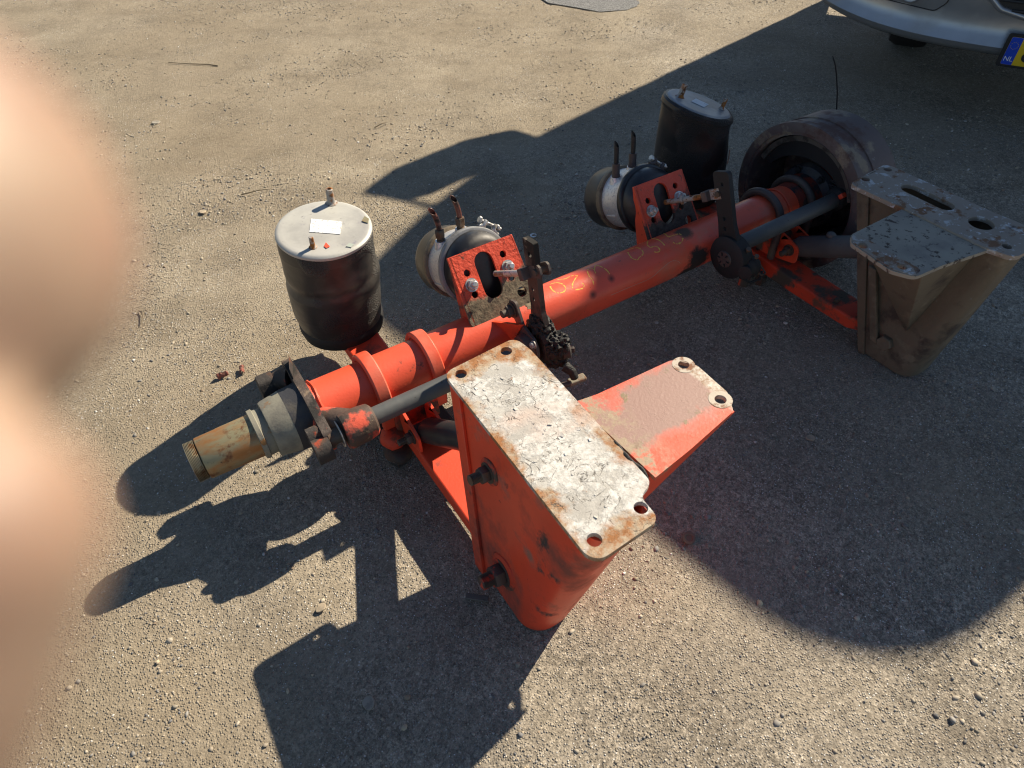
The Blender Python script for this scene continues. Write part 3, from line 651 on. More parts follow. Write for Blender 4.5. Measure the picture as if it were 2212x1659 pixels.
M['lever'] = weathered('rusty_lever_steel', (.085, .060, .052), [((.02, .018, .016), 5, .42, .5), ((.20, .16, .12), 30, .6, .7)], rough=.5, metal=.3, bumps=((160, .4, .0015),))
slack(.872, .25, (.866, -.098, .552), (.878, CY - .004, .262), (.838, .020, .395), (.852, -.092, .459), (.872, -.12, .47), True)
slack(1.534, .29, (1.534, -.058, .503), (1.540, CY - .02, .272), (1.492, .095, .345), (1.520, -.030, .417), (1.534, -.07, .44), False)
# support bracket that carries the near camshaft end
cb = MB().lathe((.812, CY, CZ), X, [(0, .026), (.004, .036), (.020, .040), (.034, .042), (.036, .03)], n=32).build('camshaft_bracket', M['ubolt'], AX)
MB().prism(rounded([(-.03, -.035), (.03, -.04), (.055, .0), (.05, .045), (.085, .07), (.085, .10), (.055, .11), (.02, .055), (-.03, .045), (-.05, .0)], .012, 3), [], (.834, CY, CZ), Y, Z, X, .008).build('bracket_plate', M['ubolt'], cb, bevel=.0015)
bolt(cb, (.832, CY + .066, CZ + .078), (-1, 0, 0), .0165, .014, .016, M['dark_steel'], sr=.0105)
bolt(cb, (.832, CY - .035, CZ + .036), (-1, 0, 0), .009, .008, .002, M['zinc'])
MB().tube([(.83, CY - .045, CZ - .03), (.84, CY - .075, CZ - .06), (.86, CY - .09, CZ - .085), (.90, CY - .10, CZ - .09)], [.012, .010, .009, .008], 10).build('sensor_arm', M['ubolt'], cb)
MB().box((.925, CY - .10, CZ - .088), (.05, -.004, 0), (0, .02, .004), (0, 0, .012)).build('arm_clip', weathered('dull_brown_clip', (.20, .18, .13), [(RUST, 30, .5, .6)], rough=.7), cb, bevel=.003)
gs = MB().add([(.79, -.02, .285), (.83, -.115, .32), (.83, -.05, .19), (.80, -.02, .285), (.838, -.115, .32), (.838, -.05, .19)], [(0, 1, 2), (3, 5, 4), (0, 3, 4, 1), (1, 4, 5, 2), (2, 5, 3, 0)])
gs.build('gusset', M['orange'], AX, smooth=False)
# far camshaft
CZF = .288
fs = MB().lathe((1.575, CY, CZF - .006), (1, 0, .012), [(0, .024), (.001, .0245), (.44, .0245), (.45, .020)], n=40).build('camshaft', M['tube'], AX)
fb = MB().lathe((2.005, CY, CZF), X, [(0, .026), (.01, .036), (.06, .040)], n=32, wob=.06).build('cam_bearing_boss', M['rubberdark'], AX)
MB().box((2.012, CY - .022, CZF + .026), (.022, 0, .0), (0, .012, .010), (0, -.010, .012)).build('paint_remnant', M['orange'], fb, bevel=.003)
# gland of grease and small wires under the far adjuster
MB().tube([(1.60, -.19, .225), (1.63, -.21, .20), (1.66, -.20, .19), (1.66, -.17, .21), (1.63, -.15, .215)], .0028, 8).build('spring_clip', M['dark_steel'], AX)
MB().tube([(1.57, -.18, .20), (1.60, -.20, .18), (1.64, -.20, .175), (1.67, -.18, .18)], .004, 8).build('spring_clip', M['rubberdark'], AX)
# ------------------------------------------------------------------ air springs
def air_spring(base, top, ntop, r_top, far):
    b0, t0 = Vector(base), Vector(top); nt = Vector(ntop).normalized(); nb = Vector((0, 0, 1))
    root = empty('air_spring', (0, 0, 0), parent=AX)
    m = MB(); rs = []; K = 100; n = 72
    prof = [(0, .104), (.05, .109), (.12, .113), (.2, .1160), (.32, .1175), (.5, .1175), (.62, .116), (.72, .1135), (.82, .1125), (.9, .1125), (.97, .1115), (1, .108)] if not far else \
           [(0, .112), (.06, .117), (.2, .118), (.4, .116), (.6, .112), (.78, .109), (.9, .110), (.96, .111), (1, .106)]
    H_ = (t0 - b0).length
    for i in range(K):
        t = i / (K - 1); r_ = np.interp(t, [p[0] for p in prof], [p[1] for p in prof])
        c = (b0 * (1 - t) ** 3 + (b0 + nb * H_ * .35) * 3 * t * (1 - t) ** 2 + (t0 - nt * H_ * (.12 if far else .3)) * 3 * t * t * (1 - t) + t0 * t ** 3)
        nd = (nb * (1 - t) + nt * t).normalized(); _, u, v = frame(nd)
        ring = []
        for j in range(n):
            a = 2 * math.pi * j / n; q = u * math.cos(a) + v * math.sin(a)
            wv = 1 + .030 * noise.noise(q * 1.2 + Vector((0, 0, t * 2.6 + (9 if far else 0)))) * min(1, 6 * t, 8 * (1 - t))
            if not far:  # a pushed-in fold that runs slantwise round the middle
                ang = math.atan2(q.y, q.x); wv -= .072 * math.exp(-((t - (.60 - .07 * math.cos(ang + 2.6))) / .055) ** 2) * (.35 + .65 * max(0, math.cos(ang + 2.5)))
                wv += .018 * math.exp(-((t - .52) / .05) ** 2)
                for tb in (.22, .46, .86): wv += .006 * math.exp(-((t - tb - .022 * math.cos(ang + tb * 9)) / .0065) ** 2)
            else: wv += .03 * math.exp(-((t - .90) / .03) ** 2)
            ring.append(c + q * r_ * wv * (1.08 if far else 1.09))
        rs.append(ring)
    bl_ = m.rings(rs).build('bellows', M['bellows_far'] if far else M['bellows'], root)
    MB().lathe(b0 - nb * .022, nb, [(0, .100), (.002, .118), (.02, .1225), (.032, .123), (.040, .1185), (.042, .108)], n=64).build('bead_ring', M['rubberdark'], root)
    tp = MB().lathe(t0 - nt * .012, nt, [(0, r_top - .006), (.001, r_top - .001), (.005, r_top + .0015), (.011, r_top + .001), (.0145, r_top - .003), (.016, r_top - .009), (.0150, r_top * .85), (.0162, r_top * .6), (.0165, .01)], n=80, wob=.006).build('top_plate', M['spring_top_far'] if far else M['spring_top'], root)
    return root, t0 + nt * .0045, nt
def stud(parent, p, ax_, r_, h, hollow=False):
    prof = [(0, r_ * 1.7), (.002, r_ * 1.3), (.006, r_)]
    k = int((h - .01) / .003)
    for i in range(k): prof += [(.008 + i * .003, r_ * 1.0), (.008 + i * .003 + .0015, r_ * .93)]
    prof += [(h - .001, r_), (h, r_ * .85)]
    m = MB().lathe(p, ax_, prof + ([(h, r_ * .55), (h - .008, r_ * .5), (h - .0081, .0001)] if hollow else []), n=24); return m.build('stud', M['stud_rust'], parent)
as1, p1, n1 = air_spring((.512, .375, .150), (.512, .325, .487), (.02, -.085, 1), .1215, False)
def on_top(x, y, p0, nt): return Vector((x, y, p0.z - ((x - p0.x) * nt.x + (y - p0.y) * nt.y) / nt.z))
stud(as1, on_top(.572, .415, p1, n1), n1, .0098, .042, True).name = 'air_port'
stud(as1, on_top(.458, .262, p1, n1), n1, .0062, .030)
def sticker(parent, pts, p0, nt, mat, th=.0006, name='sticker'):
    q = [on_top(x, y, p0, nt) + nt * .0008 for x, y in pts]; n = len(q)
    return MB().add(q + [v + nt * th for v in q], [tuple(range(n))[::-1], tuple(range(n, 2 * n))] + [(i, (i + 1) % n, (i + 1) % n + n, i + n) for i in range(n)]).build(name, mat, parent, smooth=False)
sticker(as1, [(.498, .372), (.562, .322), (.536, .276), (.473, .322)], p1, n1, M['sticker'])
sticker(as1, [(.482, .250), (.492, .262), (.494, .242), (.484, .240)], p1, n1, M['orange_clean'], name='paint_spot')
sticker(as1, [(.529, .224), (.541, .232), (.550, .222), (.538, .213)], p1, n1, weathered('pencilled_mark', (.36, .40, .35), [], rough=.7, bumps=()), .0003, name='inspection_mark')
sticker(as1, [(.607, .300), (.622, .316), (.627, .300), (.617, .284)], p1, n1, M['seat'], name='rust_patch')
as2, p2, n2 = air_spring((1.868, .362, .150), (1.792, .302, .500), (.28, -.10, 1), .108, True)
_, fu, fv = frame(n2)
stud(as2, p2 - n2 * .001 + Vector((-.058, .040, 0)) - n2 * Vector((-.058, .040, 0)).dot(n2), n2, .0098, .042, True).name = 'air_port'
stud(as2, p2 + Vector((.066, -.045, 0)) - n2 * Vector((.066, -.045, 0)).dot(n2), n2, .0062, .034)
MB().tube([(1.93, .252, .325), (1.93, .249, .30), (1.928, .2475, .275)], .0022, 6).build('rubber_tear', M['scratch'], as2)
sticker(as2, [(p2.x - .036, p2.y + .004), (p2.x + .010, p2.y + .028), (p2.x + .028, p2.y - .014), (p2.x - .018, p2.y - .038)], p2, n2, M['spring_label'] if 'spring_label' in M else weathered('worn_pale_sticker', (.55, .60, .64), [((.22, .22, .22), 60, .62, .68)], rough=.6))
# ------------------------------------------------------------------ brake drum with shoes
XD, ZD, RD = 2.0, .235, .246
dr = MB().lathe((XD, 0, ZD), X, [(.006, .205), (.006, .216), (0, .2165), (0, .2405), (.002, RD), (.026, RD), (.027, RD - .007), (.080, RD - .007), (.081, RD - .003), (.184, RD - .005), (.192, RD - .013), (.196, RD - .06), (.200, .12), (.245, .115), (.250, .0), (.190, .0), (.185, .20), (.15, .205), (.004, .205)], n=96, caps=False).build('brake_drum', M['drum'], AX)
for s0, s1 in ((20, 160), (200, 340)):
    rs = []
    for i in range(29):
        t = R(s0 + (s1 - s0) * i / 28); q = Vector((0, math.cos(t), math.sin(t))); c = Vector((XD + .018, 0, ZD))
        rs.append([c + q * .183, c + q * .200, c + q * .200 + X * .13, c + q * .183 + X * .13])
    MB().rings(rs).build('brake_lining', M['lining'], dr)
    rs = []
    for i in range(29):
        t = R(s0 + (s1 - s0) * i / 28); q = Vector((0, math.cos(t), math.sin(t))); c = Vector((XD + .03, 0, ZD)); k = .158 - .03 * math.sin(math.pi * i / 28)
        rs.append([c + q * k, c + q * .1825, c + q * .1825 + X * .10, c + q * k + X * .10])
    MB().rings(rs).build('brake_shoe', M['rubberdark'], dr)
MB().lathe((XD + .020, 0, ZC), X, [(0, .068), (.02, .085), (.03, .105), (.05, .11)], n=48, wob=.05).build('hub_flange', M['hubdark'], dr)
MB().lathe((XD - .055, 0, ZC), X, [(0, .0675), (.05, .072), (.075, .082), (.10, .084)], n=48).build('beam_end', weathered('sooty_orange_paint', (.20, .028, .014), [((.02, .02, .022), 14, .50, .58)], rough=.6), AX)
for t in (62, 118, 200, 330):
    q = Vector((0, math.cos(R(t)), math.sin(R(t)))); bolt(dr, Vector((XD + .048, 0, ZC)) + q * .095, (-1, 0, 0), .011, .01, .004, M['rubberdark'])
MB().tube([(XD + .05 + .004 * math.sin(i * .01), -.095 - .02 * math.cos(i * .55), ZD + .06 + .006 * i / 4) for i in range(0, 44)], .003, 6).build('return_spring', M['rubberdark'], dr)
for i in range(10):
    t = 2 * math.pi * i / 10; bolt(dr, (XD + .198, .165 * math.cos(t), ZD + .165 * math.sin(t)), (1, 0, 0), .014, .012, .02, M['rust_black'])
MB().tube([(2.294, .13, .40), (2.26, .13, .482), (2.222, .13, .551), (2.20, .13, .585), (2.177, .13, .612), (2.172, .13, .618)], [.0024, .0024, .0023, .0022, .002, .0012], 8).build('sensor_wire', M['hose_black'], AX)
# ------------------------------------------------------------------ shock absorbers
def shock(bolt_p, c0, c1, r_, near):
    c0, c1 = Vector(c0), Vector(c1); d = (c1 - c0).normalized()
    sh = MB().tube([c0 - d * .0, c0 + d * .012, c0 + d * .05, c1], [r_ * .62, r_ * .98, r_, r_], 32).build('shock_absorber', M['shock'] if near else M['tube'], AX)
    MB().lathe(c0 - X * .030 - d * .004, X, [(0, .016), (.003, .024), (.057, .024), (.06, .016)], n=28).build('bushing_eye', M['rubberdark'] if near else M['tube'], sh)
    if not near: MB().blob(c0 + d * .135 + Vector((0, .02, .03)), .014, .016, .012, 2, .1, 10, 2).build('weld_lug', M['tube'], sh)
    for s_ in (-1, 1):
        base = c0 + X * (.035 * s_ - .004)
        MB().prism(rounded([(-.032, .020), (-.034, -.035), (.055, -.055), (.072, .0), (.055, .045), (.012, .034)], [.02, .012, .01, .01, .01, .012], 4), [], base, Y, Z, X, .008).build('shock_clevis', M['orange'], sh, bevel=.0015)
    bolt(sh, c0 - X * .040, (-1, 0, 0), .0155, .015, .022, M['dark_steel'], sr=.0095, thread=True, name='clevis_bolt')
    return sh
shock(None, (.518, -.150, .150), (.600, -.455, .335), .0335, True)
shock(None, (1.900, -.128, .155), (1.900, -.45, .33), .034, False)
# ------------------------------------------------------------------ hanger brackets
def shell(top, bot, th):
    n = len(top)
    def inset(pts):
        out = []
        for i in range(n):
            a = Vector(pts[max(i - 1, 0)]); c = Vector(pts[min(i + 1, n - 1)]); d = (c - a).normalized(); nrm = Vector((-d.y, d.x, 0)); out.append(Vector(pts[i]) + nrm * th)
        return out
    it, ib = inset(top), inset(bot); rs = []
    for i in range(n): rs.append([Vector(top[i]), it[i], ib[i], Vector(bot[i])])
    return MB().rings(rs)
def u_path(xl, xr, yb, yf, z, rad, n=10, zs=None):
    p = [(xl, yb, z), (xl, yb + (yf + rad - yb) * .5, z)]
    cx1 = xl + rad; cy = yf + rad
    for i in range(n + 1): t = math.pi + (math.pi / 2) * i / n; p.append((cx1 + rad * math.cos(t), cy + rad * math.sin(t), z))
    cx2 = xr - rad
    for i in range(n + 1): t = 1.5 * math.pi + (math.pi / 2) * i / n; p.append((cx2 + rad * math.cos(t), cy + rad * math.sin(t), z))
    p += [(xr, yb + (yf + rad - yb) * .5, z), (xr, yb, z)]
    return p
# near hanger: flaking top plate with an orange wing
HN = empty('hanger_bracket', (0, 0, 0), parent=AX)
PZ = .470
hol = [circle(.547, -.318, .0125), circle(.661, -.312, .0125), circle(.640, -.771, .0125), circle(.536, -.777, .0130)]
ol = rounded([(.518, -.296), (.700, -.286), (.706, -.34), (.700, -.50), (.690, -.742), (.654, -.752), (.652, -.806), (.507, -.812)], [.026, .026, .05, .05, .02, .03, .022, .03], 6)
ol = [(x + .0012 * noise.noise(Vector((x * 40, y * 40, 0))), y + .0012 * noise.noise(Vector((x * 40, y * 40, 4)))) for x, y in ol]
MB().prism(ol, hol, (0, 0, PZ - .011), X, Y, Z, .011).build('top_plate', M['flaky'], HN, bevel=.0018)
# lifted scale flakes and grit welded to the plate
fl = MB(); rg = random.Random(5)
for i in range(28):
    x, y = rg.uniform(.535, .680), rg.uniform(-.76, -.36); r_ = rg.uniform(.002, .0068); k = rg.randint(5, 8); tl = (rg.uniform(-.25, .25), rg.uniform(-.25, .25))
    pts = [(r_ * rg.uniform(.55, 1.25) * math.cos(2 * math.pi * j / k), r_ * rg.uniform(.55, 1.25) * math.sin(2 * math.pi * j / k)) for j in range(k)]
    z0 = PZ + .0003; h = rg.uniform(.0004, .0010)
    fl.rings([[(x + a, y + b_, z0) for a, b_ in pts], [(x + a * .9, y + b_ * .9, z0 + h + a * tl[0] + b_ * tl[1]) for a, b_ in pts]])
tag(fl.build('paint_flakes', M['flaky'], HN, smooth=False), kind='stuff')
wo = rounded([(.695, -.508), (.745, -.516), (.935, -.524), (.966, -.565), (.962, -.655), (.935, -.698), (.80, -.722), (.705, -.735)], [.0, .03, .024, .02, .02, .02, .02, 0], 5)
MB().prism(wo, [circle(.944, -.549, .0115), circle(.936, -.662, .0115)], (0, 0, PZ - .0135), X, Y, Z, .010).build('wing_plate', M['wing'], HN, bevel=.0018)
for yy0, yy1, dz in ((-.520, -.534, .030), (-.724, -.690, .034)):
    MB().rings([[(.66, yy0 - .004, PZ - .014), (.66, yy0 + .004, PZ - .014), (.66, yy0 + .004, PZ - .014 - dz * 2.4), (.66, yy0 - .004, PZ - .014 - dz * 2.4)],
                [(.945, yy1 - .004, PZ - .014), (.945, yy1 + .004, PZ - .014), (.945, yy1 + .004, PZ - .018), (.945, yy1 - .004, PZ - .018)]]).build('wing_gusset', M['orange'], HN, bevel=.001)
for (x, y) in ((.944, -.549), (.936, -.662)):
    MB().prism(circle(x, y, .0235, 24), [circle(x, y, .0118, 20)], (0, 0, PZ - .0034), X, Y, Z, .0006).build('bare_pad', M['rusty_plate_pale'] if 'rusty_plate_pale' in M else M.setdefault('rusty_plate_pale', weathered('pale_rusty_pad', (.50, .44, .36), [((.22, .10, .05), 40, .5, .6)], rough=.8, bumps=((150, .6, .001),))), HN)
MB().tube([(.694 + .002 * math.sin(i), -.625 - .0105 * i, PZ - .003 + .002 * math.sin(i * 1.7)) for i in range(11)], [.0015, .0030, .0042, .0036, .0046, .0038, .0042, .0046, .0040, .003, .0015], 8).build('weld_bead', M['grease'], HN)
top = u_path(.534, .662, -.312, -.792, PZ - .012, .045); bot = u_path(.474, .602, -.470, -.690, .004, .055)
MB_s = shell(top, bot, .008).build('bracket_body', M['orange_wall'], HN)
# outer stiffener along the open edge
MB().rings([[(.534, -.300, PZ - .0115), (.534, -.338, PZ - .0115), (.5265, -.338, PZ - .0115), (.5265, -.300, PZ - .0115)], [(.474, -.462, .0), (.474, -.496, .0), (.4645, -.500, .0), (.4645, -.462, .0)]]).build('edge_stiffener', M['orange_wall'], HN, bevel=.0015)
def wall_pt(y, z, off=0): t = z / (PZ - .012); return Vector((.474 + .060 * t - off, y, z))
for (y, z, r_, hd, st, mt) in ((-.470, .330, .019, .018, .024, M['dark_steel']), (-.560, .092, .027, .024, .028, M['rust_orange'] if 'rust_orange' in M else M.setdefault('rust_orange', weathered('nut_with_orange_paint', (.075, .05, .04), [((.55, .06, .03), 18, .52, .57)], rough=.65, bumps=((150, .5, .0015),))))):
    p = wall_pt(y, z, 0)
    MB().lathe(p, (-1, 0, .12), [(0, r_ * 1.7), (.003, r_ * 1.65), (.006, r_ * 1.3)], n=28, wob=.08).build('bolt_washer', M['orange_dirty'], HN)
    bolt(HN, p + Vector((-.005, 0, 0)), (-1, 0, .12), r_, hd, st, mt, sr=r_ * .62, thread=True, name='pivot_bolt')
MB().tube([(.531 + .001 * math.sin(i * 2.1), -.33 - .0115 * i, PZ - .016 + .001 * math.sin(i * 3.3)) for i in range(38)], .0042, 7).build('weld_bead', M['orange_wall'], HN)
# far hanger: rusty plate with slot and round hole
HF = empty('hanger_bracket', (0, 0, 0), parent=AX)
FZ = .500
hol = [circle(1.823, -.307, .0115), circle(1.917, -.307, .0115), slot(1.876, -.456, .0235, .050), circle(1.873, -.606, .030, 24), circle(1.829, -.697, .0115), circle(1.93, -.69, .0115)]
ol = rounded([(1.768, -.298), (1.942, -.283), (1.945, -.60), (1.960, -.735), (1.80, -.735), (1.782, -.672), (1.778, -.46)], [.02, .025, .02, .03, .03, .02, .01], 6)
MB().prism(ol, hol, (0, 0, FZ - .012), X, Y, Z, .012).build('top_plate', M['rusty_plate'], HF, bevel=.002)
wo = rounded([(1.782, -.452), (1.575, -.455), (1.545, -.480), (1.528, -.60), (1.552, -.648), (1.64, -.655), (1.785, -.678)], [0, .03, .02, .03, .03, .03, 0], 5)
MB().prism(wo, [circle(1.557, -.503, .011), circle(1.560, -.607, .011)], (0, 0, FZ - .0145), X, Y, Z, .010).build('wing_plate', M['rusty_wing'], HF, bevel=.002)
MB().prism(rounded([(1.590, -.466), (1.575, -.458), (1.548, -.482), (1.532, -.60), (1.553, -.644), (1.585, -.640)], .010, 4), [circle(1.557, -.503, .0115), circle(1.560, -.607, .0115)], (0, 0, FZ - .0042), X, Y, Z, .0014).build('pad_strip', M['rusty_plate'], HF, bevel=.0006)
top = u_path(1.800, 1.925, -.315, -.722, FZ - .0125, .03); bot = u_path(1.832, 1.968, -.490, -.650, .003, .05)
shell(top, bot, .009).build('bracket_body', M['rusty_body'], HF)
MB().rings([[(1.800, -.306, FZ - .0125), (1.800, -.345, FZ - .0125), (1.792, -.345, FZ - .0125), (1.792, -.306, FZ - .0125)], [(1.832, -.482, .0), (1.832, -.505, .0), (1.824, -.505, .0), (1.824, -.482, .0)]]).build('edge_stiffener', M['rusty_body'], HF, bevel=.0015)
MB().add([(1.795, -.47, FZ - .015), (1.600, -.475, FZ - .018), (1.822, -.585, .150), (1.800, -.47, FZ - .2),
          (1.795, -.66, FZ - .015), (1.600, -.640, FZ - .018)], [(0, 4, 5, 1), (1, 5, 2), (0, 1, 3), (1, 2, 3), (4, 2, 5), (0, 3, 2, 4)]).build('wing_gusset', M['rusty_body'], HF, smooth=False, bevel=.002)
MB().rings([[(1.798, -.425, .30), (1.798, -.450, .30), (1.785, -.450, .30), (1.785, -.425, .30)], [(1.824, -.505, .07), (1.824, -.530, .07), (1.812, -.530, .07), (1.812, -.505, .07)]]).build('rib_bar', M['rusty_body'], HF, bevel=.003)
MB().hexa((1.829, -.548, .085), (-1, 0, 0), .024, .020).build('pivot_bolt', M['rusty_body'], HF)
MB().hexa((1.845, -.35, .098), (-.2, 0, 1), .0085, .010).build('arm_bolt', M['dark_steel'], AX)
MB().tube([(1.786 + .002 * math.sin(i * 1.3), -.470 - .0098 * i, FZ - .0035) for i in range(22)], [.0045 + .0012 * math.sin(i * 1.9) for i in range(22)], 7).build('weld_bead', M['rusty_plate'], HF)
for k in range(2):
    x_ = (.3095, 1.9)[k]
    MB().tube([bx(x_) + Vector((.0015 * math.sin(a * 5), .0705 * math.cos(a), .0705 * math.sin(a))) for a in [2 * math.pi * i / 60 for i in range(61)]], [.0035 + .0008 * math.sin(i * 1.7) for i in range(61)], 7).build('weld_bead', M['orange_clean'], AX)
# ------------------------------------------------------------------ chalk writing and scrapes on the beam
STROKES = [[(1.181, 56.8), (1.181, 70.3), (1.176, 88.3), (1.167, 101.4), (1.151, 88.5), (1.145, 77.3)], [(1.152, 89.2), (1.144, 100.5), (1.131, 95.0), (1.122, 76.9), (1.123, 65.9), (1.119, 53.1)],
 [(1.298, 112.6), (1.32, 107.6), (1.325, 91.9), (1.318, 76.4), (1.297, 70.1), (1.287, 67.1), (1.276, 78.8), (1.285, 101.6), (1.298, 111.9)],
 [(1.377, 116.1), (1.356, 98.5), (1.355, 85.1), (1.368, 83.6), (1.375, 75.8), (1.372, 65.3), (1.36, 65.1), (1.352, 69.8)], [(1.4, 123.9), (1.4, 97.1), (1.399, 79.7), (1.398, 67.4)],
 [(1.452, 128.), (1.443, 114.), (1.436, 100.3), (1.436, 94.7), (1.456, 92.2), (1.473, 87.9), (1.469, 73.1), (1.455, 63.9), (1.437, 64.6), (1.43, 72.0)],
 [(1.009, 103.6), (1.025, 100.7), (1.036, 88.6), (1.037, 74.6), (1.03, 67.3), (1.018, 65.8), (1.005, 70.2), (0.999, 81.9), (1.003, 95.5)],
 [(1.041, 111.2), (1.057, 100.6), (1.079, 101.0), (1.094, 94.5), (1.085, 88.3), (1.064, 76.5), (1.054, 65.3)], [(1.089, 67.4), (1.091, 61.0), (1.081, 55.6), (1.059, 58.9)]]
def on_beam(x, th_, r_=.0684): return bx(x) + Vector((0, -math.cos(R(th_)), math.sin(R(th_)))) * r_
def smooth_line(p, n=6):
    out = []
    for i in range(len(p) - 1):
        p0, p1, p2, p3 = [Vector(p[max(0, min(len(p) - 1, k))]) for k in (i - 1, i, i + 1, i + 2)]
        for k in range(n):
            t = k / n; out.append(.5 * ((2 * p1) + (p2 - p0) * t + (2 * p0 - 5 * p1 + 4 * p2 - p3) * t * t + (3 * p1 - p0 - 3 * p2 + p3) * t ** 3))
    out.append(Vector(p[-1])); return out
def stroke(pts, wd, mat, name):
    pts = smooth_line(pts); V = [on_beam(x, t) for x, t in pts]; mb = MB(); rs = []
    for i, v in enumerate(V):
        d = (V[min(i + 1, len(V) - 1)] - V[max(i - 1, 0)]).normalized(); n_ = (v - bx(pts[i][0])).normalized(); s_ = d.cross(n_).normalized(); k = wd * (.45 + 1.5 * abs(noise.noise(v * 140)))
        rs.append([v - s_ * k - n_ * .0005, v + s_ * k - n_ * .0005, v + s_ * k + n_ * .0003, v - s_ * k + n_ * .0003])
    return mb.rings(rs).build(name, mat, beam, smooth=False)
for s_ in STROKES:
    f_ = smooth_line(s_, 5); run = []
    for k, p in enumerate(f_):
        run.append(tuple(p))
        if noise.noise(Vector((p[0] * 260, p[1] * .9, 0))) < -.30 or k == len(f_) - 1:
            if len(run) > 2: stroke(run, .0016, M['chalk'], 'chalk_stroke')
            run = []
stroke([(1.163, 12.2), (1.235, 11.3), (1.308, 10.4), (1.352, 21.4), (1.392, 29.7), (1.417, 23.8), (1.427, 15)], .0007, M['scratch'], 'paint_scrape')
# bare soil smear and grease on the beam
def patch(x0, th0, lx, lt, mat, seed, name):
    n = 40; pts = []
    for i in range(n):
        a = 2 * math.pi * i / n; k = 1 + .45 * noise.noise(Vector((math.cos(a) * 1.6, math.sin(a) * 1.6, seed))) + .2 * noise.noise(Vector((math.cos(a) * 5, math.sin(a) * 5, seed)))
        pts.append((x0 + lx * k * math.cos(a), th0 + lt * k * math.sin(a)))
    rs = [[on_beam(x0 + (x - x0) * s_, th0 + (t - th0) * s_, .0685 + h) for x, t in pts] for s_, h in ((1, .0002), (.97, .0009), (.6, .0012), (.25, .0012), (.02, .0012))]
    return MB().rings(rs, caps=False).build(name, mat, beam)
patch(.93, 78, .034, 20, weathered('dried_mud_smear', (.25, .20, .13), [((.17, .13, .08), 60, .5, .6)], rough=.9, bumps=((120, .7, .003),)), 3, 'mud_smear')


# ------------------------------------------------------------------ silver van whose bumper corner shows at the top right; it casts the large shadow
VAN_YAW = R(-28)
VAN = empty('parked_van', (2.325, 2.835, 0.012), VAN_YAW)
tag(VAN, 'silver van with fog lamp and yellow licence plate, only its front bumper in view', 'van')
M['silver'] = weathered('silver_car_paint', (.36, .375, .395), [((.18, .18, .18), 220, .70, .74), ((.30, .31, .32), 3, .5, .7)], rough=.30, metal=.65, bumps=())
M['plastic'] = weathered('black_bumper_plastic', (.016, .017, .019), [((.04, .04, .04), 60, .6, .7)], rough=.55, bumps=((200, .2, .001),))
M['grey_plastic'] = weathered('grey_bumper_insert', (.16, .165, .17), [], rough=.5, bumps=())
gl = NB('dark_vehicle_glass'); M['glass'] = gl.done((.02, .025, .03), .06, 0, None, .6)
M['lamp'] = NB('clear_lamp_lens').done((.35, .37, .38), .08, .2, None, .6)
def plan(u):  # how far the bumper skin sweeps back at lateral position u
    return .17 * abs(u / 1.03) ** 4 + .015 * abs(u)
prof = [(.06, .312), (.012, .315), (-.010, .332), (-.020, .352), (-.006, .385), (.006, .42), (.000, .47), (-.004, .55), (.004, .64), (.03, .70), (.11, .74)]
us = [-1.03 + 2.06 * i / 48 for i in range(49)]
rs = []
def bump_pt(u, k, off=0):
    dt, z = prof[k]; e = abs(u / 1.03); lift = .07 * e ** 4 * (1 - (z - .26) / .5)
    tx = .17 * 4 * abs(u / 1.03) ** 3 / 1.03 * (1 if u > 0 else -1); nrm = Vector((tx, -1, 0)).normalized()
    return Vector((u, plan(u), z + lift)) + nrm * (-dt + off)
for u in us:
    rs.append([bump_pt(u, k) for k in range(len(prof))] + [bump_pt(u, k, -.012) for k in range(len(prof) - 1, -1, -1)])
bump_ = MB().rings(rs).build('bumper', M['silver'], VAN)
for s_ in (-1, 1):
    rs = []
    for i in range(10):
        t = i / 9; y = plan(1.03) + .02 + t * .40
        rs.append([Vector((s_ * (1.034 + .01 * t + a), y, z + .07 * (1 - (z - .26) / .5) + .03 * t)) for a, z in ((-.10, .312), (-.03, .316), (.0, .332), (.008, .352), (-.004, .385), (0, .47), (0, .64), (-.03, .72), (-.10, .74))])
    MB().rings(rs).build('bumper_corner', M['silver'], bump_)
MB().rings([[Vector((u, plan(u) + .09, .290 + .05 * abs(u / .97) ** 4)), Vector((u, plan(u) + .07, .318 + .05 * abs(u / .97) ** 4)), Vector((u, plan(u) + .3, .325)), Vector((u, plan(u) + .3, .29))] for u in [-.80 + 1.6 * i / 30 for i in range(31)]]).build('air_dam', M['plastic'], bump_)
def front(u, z, off):
    k = 0
    while k < len(prof) - 2 and prof[k + 1][1] < z: k += 1
    f = (z - prof[k][1]) / (prof[k + 1][1] - prof[k][1]); return bump_pt(u, k, off) * (1 - f) + bump_pt(u, k + 1, off) * f
def panel(outline, off, th_, mat, name, parent):
    """a panel that follows the bumper skin."""
    c = Vector((sum(p[0] for p in outline) / len(outline), sum(p[1] for p in outline) / len(outline)))
    rs = []
    for s_, o_ in ((1, off), (1, off + th_), (.8, off + th_), (.5, off + th_), (.2, off + th_), (.01, off + th_)):
        rs.append([front(c.x + (u - c.x) * s_, c.y + (z - c.y) * s_, o_) for u, z in outline])
    return MB().rings(rs).build(name, mat, parent)
gol = rounded([(-.50, .69), (-.46, .58), (-.34, .49), (-.20, .462), (.20, .462), (.34, .49), (.46, .58), (.50, .69)], .06, 5)
gr = panel(gol, .002, .006, M['plastic'], 'grille', VAN)
rim = [front(u, z, .008) for u, z in gol]; MB().tube(rim + rim[:1], .012, 10).build('grille_rim', M['silver'], gr)
for i in range(6): z = .49 + .034 * i; hw = .30 + .16 * min(1, i / 3.2); MB().tube([front(-hw + 2 * hw * j / 12, z, .012) for j in range(13)], .006, 8).build('grille_bar', M['plastic'], gr)
